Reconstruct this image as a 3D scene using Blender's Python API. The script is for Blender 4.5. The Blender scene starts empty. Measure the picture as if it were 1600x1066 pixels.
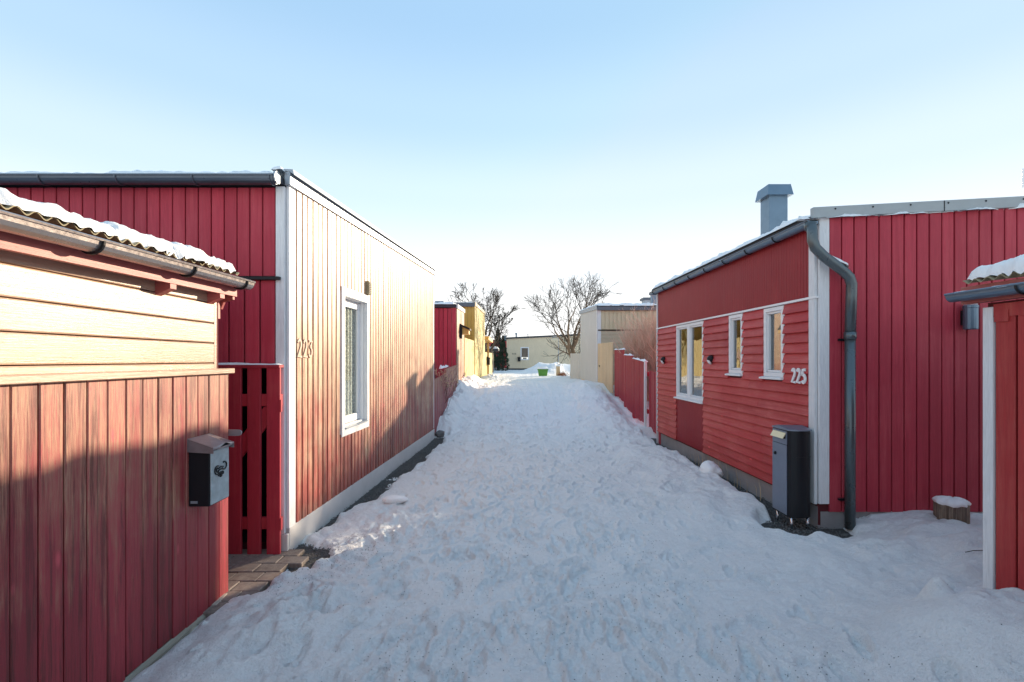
import bpy, bmesh, math, random
import numpy as np
from mathutils import Matrix, Vector
random.seed(7); rng = np.random.default_rng(7)
C = bpy.context.scene
COL = C.collection
R = math.radians

# ------------------------------------------------------------------ camera, sky, sun
SUN_AZ, SUN_EL = R(38.5), R(13.9)           # azimuth measured from +Y towards +X
cam_d = bpy.data.cameras.new('camera'); cam = bpy.data.objects.new('camera', cam_d); COL.objects.link(cam)
cam.location = (0, 0, 1.6); cam.rotation_euler = (R(90), 0, 0)
cam_d.sensor_width = 36; cam_d.lens = 16.2
cam_d.shift_x = -0.0031; cam_d.shift_y = 0.0181
cam_d.clip_start = 0.05; cam_d.clip_end = 2000
C.camera = cam
EXPO = 2.02; SKYG = 1/2**1.70
w = bpy.data.worlds.new('World'); C.world = w; w.use_nodes = True
nt = w.node_tree; bg = nt.nodes['Background']
sky = nt.nodes.new('ShaderNodeTexSky'); sky.sky_type = 'NISHITA'; sky.sun_disc = False
sky.sun_elevation = SUN_EL; sky.sun_rotation = SUN_AZ
sky.altitude = 0; sky.air_density = 1.0; sky.dust_density = 0.6; sky.ozone_density = 1.6
# clear winter sky: the Nishita colour, its glare round the sun held down, mixed with a plain height gradient
STR = 0.15; bg.inputs[1].default_value = STR
tcn = nt.nodes.new('ShaderNodeTexCoord'); sep = nt.nodes.new('ShaderNodeSeparateXYZ'); nt.links.new(tcn.outputs['Generated'], sep.inputs[0])
grd = nt.nodes.new('ShaderNodeValToRGB'); nt.links.new(sep.outputs['Z'], grd.inputs[0]); cr = grd.color_ramp; cr.interpolation = 'EASE'
for p_, c_ in ((0.0, (1.0, .98, .95)), (.10, (.93, .94, .93)), (.20, (.73, .80, .86)), (.33, (.55, .68, .80)), (.46, (.40, .57, .74)), (.60, (.31, .49, .68)), (1.0, (.29, .46, .65))):
    e_ = cr.elements[0] if p_ == 0 else (cr.elements[-1] if p_ == 1 else cr.elements.new(p_)); e_.color = (*c_, 1)
def vm(op, a, b):
    n = nt.nodes.new('ShaderNodeVectorMath'); n.operation = op
    for i, v in enumerate((a, b)):
        if isinstance(v, bpy.types.NodeSocket): nt.links.new(v, n.inputs[i])
        else: n.inputs[i].default_value = v
    return n.outputs[0]
nish = vm('MINIMUM', sky.outputs[0], (3.0, 3.0, 3.0))
gsc = vm('MULTIPLY', grd.outputs[0], (SKYG/STR,)*3)
tot = vm('ADD', vm('MULTIPLY', nish, (.07,)*3), vm('MULTIPLY', gsc, (1.0,)*3))
nt.links.new(tot, bg.inputs[0])
sun_d = bpy.data.lights.new('sun', 'SUN'); sun = bpy.data.objects.new('sun', sun_d); COL.objects.link(sun)
sun_d.energy = 2.25; sun_d.angle = R(0.53); sun_d.color = (1.0, 0.82, 0.60)
sdir = Vector((math.sin(SUN_AZ)*math.cos(SUN_EL), math.cos(SUN_AZ)*math.cos(SUN_EL), math.sin(SUN_EL)))
sun.rotation_euler = sdir.to_track_quat('Z', 'Y').to_euler(); sun.location = (20, 30, 20)
C.view_settings.view_transform = 'Standard'; C.view_settings.look = 'None'
C.view_settings.gamma = 1; C.view_settings.use_curve_mapping = False
C.view_settings.exposure = EXPO

# ------------------------------------------------------------------ helpers
WM = {}                                                # world matrix of every object by object
def reg(o, parent, M):
    WM[o] = M.copy()
    if parent is not None:
        o.parent = parent; o.matrix_basis = WM[parent].inverted() @ M
    else:
        o.matrix_basis = M
    return o
def T3(x, y, z): return Matrix.Translation((x, y, z))
def RZ(a): return Matrix.Rotation(a, 4, 'Z')
def RX(a): return Matrix.Rotation(a, 4, 'X')
def RY(a): return Matrix.Rotation(a, 4, 'Y')
def thing(name, label, cat, loc=(0, 0, 0), rot=0, group=None):
    o = bpy.data.objects.new(name, None); o.empty_display_size = .1; COL.objects.link(o)
    reg(o, None, T3(*loc) @ RZ(rot))
    o['label'] = label; o['category'] = cat
    if group: o['group'] = group
    return o
def tag(o, label, cat, group=None, kind=None):
    if label: o['label'] = label
    if cat: o['category'] = cat
    if group: o['group'] = group
    if kind: o['kind'] = kind
    return o
class MB:
    def __init__(s): s.v = []; s.f = []
    def poly(s, pts, faces, M=None):
        b = len(s.v)
        for p in pts:
            p = Vector(p)
            if M is not None: p = M @ p
            s.v.append(tuple(p))
        s.f += [tuple(b+i for i in f) for f in faces]
        return s
    def box(s, x0, y0, z0, x1, y1, z1, M=None):
        return s.poly([(x0,y0,z0),(x1,y0,z0),(x1,y1,z0),(x0,y1,z0),(x0,y0,z1),(x1,y0,z1),(x1,y1,z1),(x0,y1,z1)],
                      [(0,3,2,1),(4,5,6,7),(0,1,5,4),(1,2,6,5),(2,3,7,6),(3,0,4,7)], M)
    def prism(s, pts, vec, M=None):
        n = len(pts); vec = Vector(vec)
        a = [Vector(p) for p in pts]; b = [p+vec for p in a]
        fs = [tuple(reversed(range(n))), tuple(range(n, 2*n))] + [(i, (i+1) % n, n+(i+1) % n, n+i) for i in range(n)]
        return s.poly(a+b, fs, M)
    def tube(s, path, r, n=8, M=None, cap=True):
        path = [Vector(p) for p in path]; k = len(path)
        if not hasattr(r, '__len__'): r = [r]*k
        pts = []; ref = None
        for i, p in enumerate(path):
            t = (path[min(i+1, k-1)] - path[max(i-1, 0)]).normalized()
            if ref is None:
                ref = t.orthogonal().normalized()
            ref = (ref - t*ref.dot(t))
            ref = ref.normalized() if ref.length > 1e-6 else t.orthogonal().normalized()
            b = t.cross(ref)
            for j in range(n):
                a = 2*math.pi*j/n
                pts.append(p + (ref*math.cos(a)+b*math.sin(a))*r[i])
        fs = [(i*n+j, i*n+(j+1) % n, (i+1)*n+(j+1) % n, (i+1)*n+j) for i in range(k-1) for j in range(n)]
        if cap: fs += [tuple(reversed(range(n))), tuple(range((k-1)*n, k*n))]
        return s.poly(pts, fs, M)
    def lathe(s, prof, n=16, M=None):
        pts = []; k = len(prof)
        for r, z in prof:
            for j in range(n):
                a = 2*math.pi*j/n; pts.append((max(r, 1e-4)*math.cos(a), max(r, 1e-4)*math.sin(a), z))
        fs = [(i*n+j, i*n+(j+1) % n, (i+1)*n+(j+1) % n, (i+1)*n+j) for i in range(k-1) for j in range(n)]
        fs += [tuple(reversed(range(n))), tuple(range((k-1)*n, k*n))]
        return s.poly(pts, fs, M)
    def mesh(s, name, mat, smooth=False, bevel=0, recalc=True):
        me = bpy.data.meshes.new(name); me.from_pydata(s.v, [], s.f)
        if recalc or bevel:
            bm = bmesh.new(); bm.from_mesh(me)
            bmesh.ops.recalc_face_normals(bm, faces=bm.faces)
            if bevel: bmesh.ops.bevel(bm, geom=[e for e in bm.edges if len(e.link_faces) == 2 and e.calc_face_angle(0) > .6],
                                      offset=bevel, segments=1, affect='EDGES', clamp_overlap=True)
            bm.to_mesh(me); bm.free()
        if smooth: me.polygons.foreach_set('use_smooth', [True]*len(me.polygons))
        if mat: me.materials.append(mat)
        me.update(); return me
    def build(s, name, mat, parent=None, M=None, smooth=False, bevel=0, recalc=True, kind=None):
        o = bpy.data.objects.new(name, s.mesh(name, mat, smooth, bevel, recalc)); COL.objects.link(o)
        reg(o, parent, M if M is not None else Matrix())
        if kind: o['kind'] = kind
        return o
def inst(name, me, parent, M):
    o = bpy.data.objects.new(name, me); COL.objects.link(o); return reg(o, parent, M)

# numpy gradient-ish value noise
def _h(ix, iy, s):
    n = (ix*374761393 + iy*668265263 + s*1442695041) & 0xffffffff
    n = ((n ^ (n >> 13)) * 1274126177) & 0xffffffff
    return ((n ^ (n >> 16)) & 0xffff)/65535.0
def vnoise(x, y, s=0):
    x = np.asarray(x, float); y = np.asarray(y, float)
    ix = np.floor(x).astype(np.int64); iy = np.floor(y).astype(np.int64); fx = x-ix; fy = y-iy
    u = fx*fx*fx*(fx*(fx*6-15)+10); v = fy*fy*fy*(fy*(fy*6-15)+10)
    a = _h(ix, iy, s); b = _h(ix+1, iy, s); c = _h(ix, iy+1, s); d = _h(ix+1, iy+1, s)
    return ((a+(b-a)*u)*(1-v) + (c+(d-c)*u)*v)*2-1
def fbm(x, y, s=0, o=4):
    t = 0; a = 1
    for i in range(o):
        t = t + a*vnoise(x*2**i, y*2**i, s+i*17); a *= .5
    return t
def sst(a, b, x):
    t = np.clip((x-a)/(b-a), 0, 1); return t*t*(3-2*t)

# ------------------------------------------------------------------ materials
def newmat(name):
    m = bpy.data.materials.new(name); m.use_nodes = True
    return m, m.node_tree, m.node_tree.nodes['Principled BSDF']
def ramp(nt, fac, stops):
    n = nt.nodes.new('ShaderNodeValToRGB'); nt.links.new(fac, n.inputs[0])
    cr = n.color_ramp
    while len(cr.elements) < len(stops): cr.elements.new(.5)
    for e, (p, c) in zip(cr.elements, stops):
        e.position = p; e.color = (*c, 1) if hasattr(c, '__len__') else (c, c, c, 1)
    return n.outputs[0]
def mix(nt, fac, a, b, mode='MIX'):
    n = nt.nodes.new('ShaderNodeMix'); n.data_type = 'RGBA'; n.blend_type = mode
    for sock, v in ((n.inputs[0], fac), (n.inputs[6], a), (n.inputs[7], b)):
        if isinstance(v, bpy.types.NodeSocket): nt.links.new(v, sock)
        elif sock == n.inputs[0]: sock.default_value = v
        else: sock.default_value = (*v, 1) if hasattr(v, '__len__') else (v, v, v, 1)
    return n.outputs[2]
def math_(nt, op, a, b=0.5):
    n = nt.nodes.new('ShaderNodeMath'); n.operation = op
    for i, v in enumerate((a, b)):
        if isinstance(v, bpy.types.NodeSocket): nt.links.new(v, n.inputs[i])
        else: n.inputs[i].default_value = v
    return n.outputs[0]
def pos(nt, scale):
    g = nt.nodes.new('ShaderNodeNewGeometry'); mp = nt.nodes.new('ShaderNodeMapping')
    mp.inputs['Scale'].default_value = scale; nt.links.new(g.outputs['Position'], mp.inputs[0]); return mp.outputs[0]
def noise(nt, vec, sc=1, det=4, rough=.5, dist=0):
    n = nt.nodes.new('ShaderNodeTexNoise'); nt.links.new(vec, n.inputs['Vector'])
    n.inputs['Scale'].default_value = sc; n.inputs['Detail'].default_value = det
    n.inputs['Roughness'].default_value = rough; n.inputs['Distortion'].default_value = dist
    return n.outputs[0]
def bump(nt, h, strength, dist, bsdf, prev=None):
    b = nt.nodes.new('ShaderNodeBump'); b.inputs['Strength'].default_value = strength; b.inputs['Distance'].default_value = dist
    nt.links.new(h, b.inputs['Height'])
    if prev is not None: nt.links.new(prev, b.inputs['Normal'])
    nt.links.new(b.outputs[0], bsdf.inputs['Normal']); return b.outputs[0]
def wood(name, base, worn, wear=.35, horiz=False, rough=.5, spec=.5, vary=.25, bumpd=.002, knots=True, streak=None, dark=None, top_glare=None):
    m, nt, b = newmat(name)
    k = (1.0, 1.0, 22) if horiz else (22, 22, 1.0)
    p = pos(nt, k)
    oi = nt.nodes.new('ShaderNodeObjectInfo')
    add = nt.nodes.new('ShaderNodeVectorMath'); add.operation = 'ADD'
    cmb = nt.nodes.new('ShaderNodeCombineXYZ'); r10 = math_(nt, 'MULTIPLY', oi.outputs['Random'], 37.0)
    for i in range(3): nt.links.new(r10, cmb.inputs[i])
    nt.links.new(p, add.inputs[0]); nt.links.new(cmb.outputs[0], add.inputs[1]); p = add.outputs[0]
    g1 = noise(nt, p, 6.5, 8, .72, .8)
    g2 = noise(nt, p, 1.1, 6, .7, .3)
    low = noise(nt, pos(nt, (1, 1, 1)), 1.7, 4, .6)
    # tint per board
    col = mix(nt, ramp(nt, oi.outputs['Random'], [(0, 0.0), (1, 1.0)]), tuple(c*(1-vary) for c in base), tuple(min(1, c*(1+vary)) for c in base))
    grain = ramp(nt, g1, [(.38, 0.0), (.64, 1.0)])
    col = mix(nt, math_(nt, 'MULTIPLY', grain, .5), col, tuple(c*.55 for c in base))
    wf = math_(nt, 'ADD', math_(nt, 'MULTIPLY', g2, .6), math_(nt, 'MULTIPLY', low, .5))
    if top_glare:                                              # sun glare painted into the wear colour, stronger towards the top
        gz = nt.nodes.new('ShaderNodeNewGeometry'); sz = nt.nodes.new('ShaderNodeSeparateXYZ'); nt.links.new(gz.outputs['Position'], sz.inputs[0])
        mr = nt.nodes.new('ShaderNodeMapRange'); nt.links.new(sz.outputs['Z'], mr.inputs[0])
        for i_, v_ in zip((1, 2, 3, 4), top_glare): mr.inputs[i_].default_value = v_
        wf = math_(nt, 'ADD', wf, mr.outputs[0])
    wmask = ramp(nt, wf, [(.62-wear*.35, 0.0), (.80-wear*.35, 1.0)])
    wmask = math_(nt, 'MULTIPLY', wmask, ramp(nt, g1, [(.35, .15), (.60, 1.0)]))
    col = mix(nt, wmask, col, worn)
    if knots:
        v = nt.nodes.new('ShaderNodeTexVoronoi'); v.inputs['Scale'].default_value = 1
        nt.links.new(pos(nt, (7, 7, 2.2) if not horiz else (2.2, 2.2, 7)), v.inputs['Vector'])
        kn = ramp(nt, v.outputs['Distance'], [(.035, 1.0), (.10, 0.0)])
        col = mix(nt, math_(nt, 'MULTIPLY', kn, .7), col, tuple(min(1, c*1.9+.03) for c in base) if not dark else dark)
    if streak:
        st = ramp(nt, noise(nt, p, .9, 8, .78, .2), [(.50, 0.0), (.60, 1.0)])
        col = mix(nt, math_(nt, 'MULTIPLY', st, .75), col, streak)
    nt.links.new(col, b.inputs['Base Color'])
    rr = nt.nodes.new('ShaderNodeMapRange'); nt.links.new(g2, rr.inputs[0])
    rr.inputs[3].default_value = rough-.1; rr.inputs[4].default_value = rough+.15
    nt.links.new(rr.outputs[0], b.inputs['Roughness'])
    b.inputs['Specular IOR Level'].default_value = spec
    bump(nt, g1, .6, bumpd, b)
    return m
def plain(name, col, rough=.5, metal=0, spec=.5, var=.12, sc=8, bumpd=.0008, coat=0):
    m, nt, b = newmat(name)
    n = noise(nt, pos(nt, (1, 1, 1)), sc, 5, .6)
    nt.links.new(mix(nt, n, tuple(c*(1-var) for c in col), tuple(min(1, c*(1+var)) for c in col)), b.inputs['Base Color'])
    rr = nt.nodes.new('ShaderNodeMapRange'); nt.links.new(noise(nt, pos(nt, (1, 1, 1)), sc*3, 4), rr.inputs[0])
    rr.inputs[3].default_value = max(.03, rough-.12); rr.inputs[4].default_value = rough+.12
    nt.links.new(rr.outputs[0], b.inputs['Roughness'])
    b.inputs['Metallic'].default_value = metal; b.inputs['Specular IOR Level'].default_value = spec
    b.inputs['Coat Weight'].default_value = coat
    if bumpd: bump(nt, noise(nt, pos(nt, (1, 1, 1)), sc*12, 3), .4, bumpd, b)
    return m
M = {}
RED = (.40, .030, .050)
M['red_v'] = wood('red_paint_vertical', RED, (.46, .08, .08), .2, vary=.1, knots=False, spec=.3)
M['red_facade'] = wood('red_facade_paint', (.50, .042, .070), (.54, .08, .10), .3, vary=.12, knots=False, spec=.3, streak=(.40, .030, .052))
M['red_h'] = wood('red_clapboard_paint', (.49, .042, .048), (.58, .13, .12), .35, horiz=True, vary=.14, spec=.3)
M['red_panel'] = wood('red_panel_paint', (.32, .016, .024), (.42, .04, .045), .2, vary=.05, knots=False, spec=.3)
M['red_shed'] = wood('red_shed_paint', (.42, .038, .040), (.50, .10, .08), .3, vary=.1, spec=.3, knots=False)
M['red_dark'] = plain('groove_red', (.10, .010, .014), .8)
M['worn_glare_wall'] = wood('worn_glare_red_paint', (.40, .095, .070), (.66, .49, .31), .50, vary=.30, rough=.37, spec=.5, streak=(.15, .055, .03), top_glare=(.0, 1.9, -.15, .12))  # worn red paint, with sun glare painted in as tan towards the top
M['digit_wood'] = plain('bare_wood_digit', (.50, .34, .24), .5)
M['groove_worn'] = plain('worn_groove', (.06, .022, .014), .9, spec=.1)
M['worn_glare_fence'] = wood('worn_glare_fence_paint', (.33, .038, .050), (.42, .23, .145), .34, vary=.24, rough=.40, spec=.5, streak=(.09, .022, .018), top_glare=(.3, 1.5, -.12, .15))  # worn paint; the sunlit upper part is painted browner by height
M['glare_bare_h'] = wood('glare_pale_and_bare_wood', (.42, .27, .185), (.52, .36, .26), .4, horiz=True, vary=.12, rough=.34, spec=.6, dark=(.30, .15, .08))  # shed planks: sun glare put into a pale base colour; cap rail bare
M['pink'] = wood('faded_pink_red_paint', (.42, .10, .09), (.5, .2, .16), .3, horiz=True, knots=False)
M['white'] = plain('white_paint', (.80, .80, .80), .45, sc=5, var=.04)
M['white_trim'] = wood('white_painted_board', (.78, .79, .80), (.70, .70, .70), .2, vary=.03, knots=False, bumpd=.0008)
M['cream_v'] = wood('cream_boards', (.62, .53, .36), (.66, .58, .42), .2, vary=.05, knots=False)
M['cream_far'] = wood('cream_far_paint', (.82, .68, .48), (.84, .71, .52), .2, vary=.03, knots=False)
M['greywhite'] = wood('grey_white_boards', (.62, .61, .58), (.66, .64, .6), .2, vary=.03, knots=False)
M['beige_h'] = wood('beige_horizontal_boards', (.55, .46, .33), (.6, .5, .36), .2, horiz=True, vary=.05, knots=False)
M['tan_wood'] = wood('tan_gate_boards', (.66, .48, .28), (.72, .56, .36), .3, vary=.08)
M['mustard'] = wood('mustard_boards', (.62, .40, .07), (.66, .46, .14), .2, vary=.06, knots=False)
M['yellow_side'] = wood('yellow_boards', (.70, .53, .20), (.74, .6, .3), .2, vary=.06, knots=False, rough=.6, spec=.3)
M['ocher'] = wood('ocher_timber', (.60, .36, .09), (.6, .4, .15), .2)
M['weather'] = wood('weathered_timber', (.30, .25, .19), (.42, .38, .32), .4, horiz=True)
M['concrete'] = plain('concrete_plinth', (.30, .28, .28), .9, sc=6, var=.25, bumpd=.003)
M['concrete_w'] = plain('painted_plinth', (.62, .60, .58), .8, sc=6, var=.15, bumpd=.002)
M['roofing'] = plain('dark_roofing_felt', (.045, .05, .06), .8)
M['zinc'] = plain('blue_grey_metal', (.15, .22, .29), .38, metal=.6, var=.15)
M['zinc_l'] = plain('pale_grey_metal', (.34, .38, .42), .4, metal=.5, var=.1)
M['gutter'] = plain('dark_gutter_steel', (.09, .11, .14), .32, metal=.6, var=.2)
M['gutter_l'] = plain('galvanised_gutter', (.36, .33, .32), .30, metal=.75, var=.25, sc=14)
M['pipe'] = plain('grey_steel_downpipe', (.11, .135, .145), .30, metal=.5, var=.1, sc=3)
M['fascia_m'] = plain('grey_verge_flashing', (.33, .36, .37), .45, metal=.3)
M['black'] = plain('black_enamel', (.010, .011, .014), .42, spec=.3)
M['steel_dull'] = plain('tarnished_steel', (.42, .50, .52), .42, metal=.45, var=.5, sc=16)
M['roof_steel'] = plain('mailbox_lid_steel', (.30, .27, .28), .40, metal=.6, var=.3, sc=14)
M['post_grey'] = plain('grey_post_door', (.20, .235, .30), .35, metal=.45, var=.08)
M['chrome'] = plain('bright_steel', (.6, .6, .62), .25, metal=1)
M['brass'] = plain('pale_brass_flap', (.72, .60, .38), .35, metal=.3)
M['dark_in'] = plain('dark_interior', (.02, .016, .014), .95)
M['blind'] = plain('brown_blind', (.10, .065, .05), .8)
M['curtain'] = plain('room_curtain', (.55, .50, .42), .95)
M['corr'] = plain('weathered_corrugated_sheet', (.28, .24, .15), .85, var=.4, sc=25)
M['bark'] = plain('tree_bark', (.028, .022, .019), .9, sc=20, var=.35, bumpd=.006)
M['bark_w'] = plain('warm_trunk_bark', (.16, .11, .07), .9, sc=20, var=.4, bumpd=.006)
M['twig'] = plain('tan_twigs', (.66, .45, .33), .7, sc=3, var=.35, bumpd=0)
M['twig_r'] = plain('reddish_twigs', (.17, .08, .07), .8, sc=3, var=.4, bumpd=0)
M['seed'] = plain('straw_seed_heads', (.55, .40, .26), .9, sc=5, var=.3, bumpd=0)
M['thuja'] = plain('thuja_green', (.020, .045, .022), .8, sc=4, var=.4, bumpd=0)
M['green'] = plain('green_plastic', (.10, .30, .045), .5)
M['stone'] = plain('grey_stone', (.16, .155, .15), .9, sc=20, var=.4, bumpd=.006)
M['stone_l'] = plain('pale_stone', (.40, .34, .28), .9, sc=15, var=.3, bumpd=.004)
M['pebble'] = plain('dark_grit', (.05, .05, .055), .9, sc=90, var=.5, bumpd=0)
M['paver'] = wood('brown_clay_paver', (.17, .125, .105), (.30, .25, .21), .5, vary=.3, knots=False, rough=.7)
M['stump'] = wood('split_stump_bark', (.10, .07, .05), (.42, .32, .24), .55, vary=.3, rough=.9, bumpd=.01)
M['lampglow'] = plain('lamp_dome_plastic', (.75, .72, .55), .3)
M['dry'] = plain('dry_red_brown_leaves', (.35, .13, .05), .9, bumpd=0)
def snow_mat(name, dirt=0.0):
    m, nt, b = newmat(name)
    p = pos(nt, (1, 1, 1))
    n1 = noise(nt, p, 16, 6, .68); n2 = noise(nt, p, 95, 4, .75); n3 = noise(nt, p, 1.3, 5, .6)
    col = mix(nt, n3, (.94, .93, .92), (.96, .955, .945))
    if dirt:
        trod = ramp(nt, noise(nt, p, 42, 8, .8, .5), [(.38, 1.0), (.54, 0.0)])
        zt = ramp(nt, noise(nt, p, 1.9, 4, .6), [(.38, .25), (.62, 1.0)])
        col = mix(nt, math_(nt, 'MULTIPLY', math_(nt, 'MULTIPLY', trod, zt), .40), col, (.62, .63, .65))
        grit = ramp(nt, noise(nt, p, 170, 3, .6), [(.60, 0.0), (.68, 1.0)])
        zone = ramp(nt, noise(nt, p, 2.2, 5, .7), [(.46, 0.0), (.64, 1.0)])
        col = mix(nt, math_(nt, 'MULTIPLY', math_(nt, 'MULTIPLY', grit, zone), .6*dirt), col, (.20, .19, .18))
        z2 = ramp(nt, noise(nt, p, 3.7, 6, .7), [(.5, 0.0), (.75, 1.0)])
        col = mix(nt, math_(nt, 'MULTIPLY', z2, .25*dirt), col, (.66, .65, .64))
    nt.links.new(col, b.inputs['Base Color'])
    b.inputs['Roughness'].default_value = .5; b.inputs['Specular IOR Level'].default_value = .35
    pr = bump(nt, n1, .9 if dirt else .6, .032 if dirt else .016, b)
    bump(nt, n2, 1.0, .012 if dirt else .006, b, pr)
    return m
M['snow'] = snow_mat('clean_snow'); M['snow_path'] = snow_mat('trodden_snow', 1.0)
def gravel_mat():
    m, nt, b = newmat('wet_dark_gravel')
    p = pos(nt, (1, 1, 1))
    v = nt.nodes.new('ShaderNodeTexVoronoi'); v.inputs['Scale'].default_value = 90; nt.links.new(p, v.inputs['Vector'])
    col = mix(nt, v.outputs['Color'], (.035, .034, .034), (.15, .14, .135))
    col = mix(nt, noise(nt, p, 6, 5), col, (.06, .055, .05))
    nt.links.new(col, b.inputs['Base Color']); b.inputs['Roughness'].default_value = .8
    bump(nt, v.outputs['Distance'], 1, .012, b); return m
M['gravel'] = gravel_mat()
def glass_mat(name, tint, ior=1.9, wav=.0):
    m = bpy.data.materials.new(name); m.use_nodes = True; nt = m.node_tree; nt.nodes.clear()
    out = nt.nodes.new('ShaderNodeOutputMaterial'); mx = nt.nodes.new('ShaderNodeMixShader')
    tr = nt.nodes.new('ShaderNodeBsdfTransparent'); tr.inputs[0].default_value = (*tint, 1)
    gl = nt.nodes.new('ShaderNodeBsdfGlossy'); gl.inputs['Roughness'].default_value = .01
    fr = nt.nodes.new('ShaderNodeFresnel'); geo = nt.nodes.new('ShaderNodeNewGeometry'); inv = math_(nt, 'ADD', math_(nt, 'MULTIPLY', geo.outputs['Backfacing'], 1/ior-ior), ior)
    nt.links.new(inv, fr.inputs[0])                      # same index from either side of the thin pane
    bp = nt.nodes.new('ShaderNodeBump'); bp.inputs['Strength'].default_value = .25; bp.inputs['Distance'].default_value = .012
    n = noise(nt, pos(nt, (1, 1, 1)), 3.0, 2, .4); nt.links.new(n, bp.inputs['Height']); nt.links.new(bp.outputs[0], gl.inputs['Normal'])
    nt.links.new(fr.outputs[0], mx.inputs[0]); nt.links.new(tr.outputs[0], mx.inputs[1]); nt.links.new(gl.outputs[0], mx.inputs[2])
    nt.links.new(mx.outputs[0], out.inputs[0]); return m
M['glass'] = glass_mat('window_glass', (.5, .53, .55), 3.4)
M['glass_clear'] = glass_mat('clear_window_glass', (.92, .94, .93), 1.45)
def lace_mat():
    m, nt, b = newmat('lace_curtain')
    v = nt.nodes.new('ShaderNodeTexVoronoi'); v.inputs['Scale'].default_value = 22; v.feature = 'DISTANCE_TO_EDGE'
    nt.links.new(pos(nt, (1, 1, 1)), v.inputs['Vector'])
    c = ramp(nt, v.outputs['Distance'], [(.04, (.75, .75, .68)), (.10, (.33, .35, .31))])
    nt.links.new(c, b.inputs['Base Color']); b.inputs['Roughness'].default_value = .9; return m
M['lace'] = lace_mat()

# ------------------------------------------------------------------ frames, walls, boards
def frame(p0, p1, z=0.0):
    """x runs from p0 to p1 (left to right as seen from outside), outward is -y"""
    dx, dy = p1[0]-p0[0], p1[1]-p0[1]
    return T3(p0[0], p0[1], z) @ RZ(math.atan2(dy, dx)), math.hypot(dx, dy)
def board_mesh(wd, th, mat, name='board', ch=.004):
    """vertical board, unit height, base centre at origin, front at y=-th"""
    h = wd/2
    prof = [(-h, 0, 0), (-h, -th+ch, 0), (-h+ch, -th, 0), (h-ch, -th, 0), (h, -th+ch, 0), (h, 0, 0)]
    return MB().prism(prof, (0, 0, 1)).mesh(name, mat)
def hboard_mesh(ht, th, mat, tilt=.012, name='clapboard'):
    """unit-length horizontal lap board; bottom edge proud"""
    prof = [(0, 0, 0), (0, -th-tilt, 0), (0, -th-tilt, .006), (0, -th, ht), (0, 0, ht)]
    return MB().prism(prof, (1, 0, 0)).mesh(name, mat)
def vboards(parent, F, u0, u1, pitch, z0, ztop, mat, gap=.008, th=.02, name='board', openings=(), jit=.003, me=None):
    """row of vertical boards from u0 to u1; z0/ztop numbers or functions of u; skips openings (u0,u1,z0,z1)"""
    n = max(1, round((u1-u0)/pitch)); p = (u1-u0)/n
    me = me or board_mesh(p-gap, th, mat, name)
    zt = ztop if callable(ztop) else (lambda u: ztop); zb = z0 if callable(z0) else (lambda u: z0)
    for i in range(n):
        u = u0+p*(i+.5); segs = [(zb(u), zt(u))]
        for (a, b, c, d) in openings:
            if u+p*.3 > a and u-p*.3 < b:
                segs = [s for (lo, hi) in segs for s in ((lo, min(hi, c)), (max(lo, d), hi)) if s[1]-s[0] > .03]
        for lo, hi in segs:
            o = inst(name, me, parent, F @ T3(u, random.uniform(-jit, 0), lo) @ Matrix.Diagonal((1, 1, hi-lo, 1)))
def joined_boards(parent, F, u0, u1, pitch, z0, ztop, mat, gap=.015, th=.02, name='cladding'):
    zt = ztop if callable(ztop) else (lambda u: ztop)
    n = max(1, round((u1-u0)/pitch)); p = (u1-u0)/n; mb = MB()
    for i in range(n):
        a = u0+p*i; mb.box(a+gap/2, -th, z0, a+p-gap/2, 0, min(zt(a), zt(a+p)))
    return mb.build(name, mat, parent, F, kind='stuff')
def wall_backing(F, L, z0, ztop, mat, parent, openings=(), th=.16, name='wall', ins=.0):
    zt = ztop if callable(ztop) else (lambda u: ztop)
    us = sorted({ins, L-ins, *[v for o in openings for v in o[:2]]}); mb = MB()
    for a, b in zip(us[:-1], us[1:]):
        segs = [(z0, None)]
        for (oa, ob, oc, od) in openings:
            if a >= oa-1e-6 and b <= ob+1e-6:
                segs = [(z0, oc), (od, None)]
        for lo, hi in segs:
            ha, hb = (zt(a), zt(b)) if hi is None else (hi, hi)
            if min(ha, hb)-lo < .01: continue
            mb.prism([(a, 0, lo), (b, 0, lo), (b, 0, hb), (a, 0, ha)], (0, th, 0))
    return mb.build(name, mat, parent, F)
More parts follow.
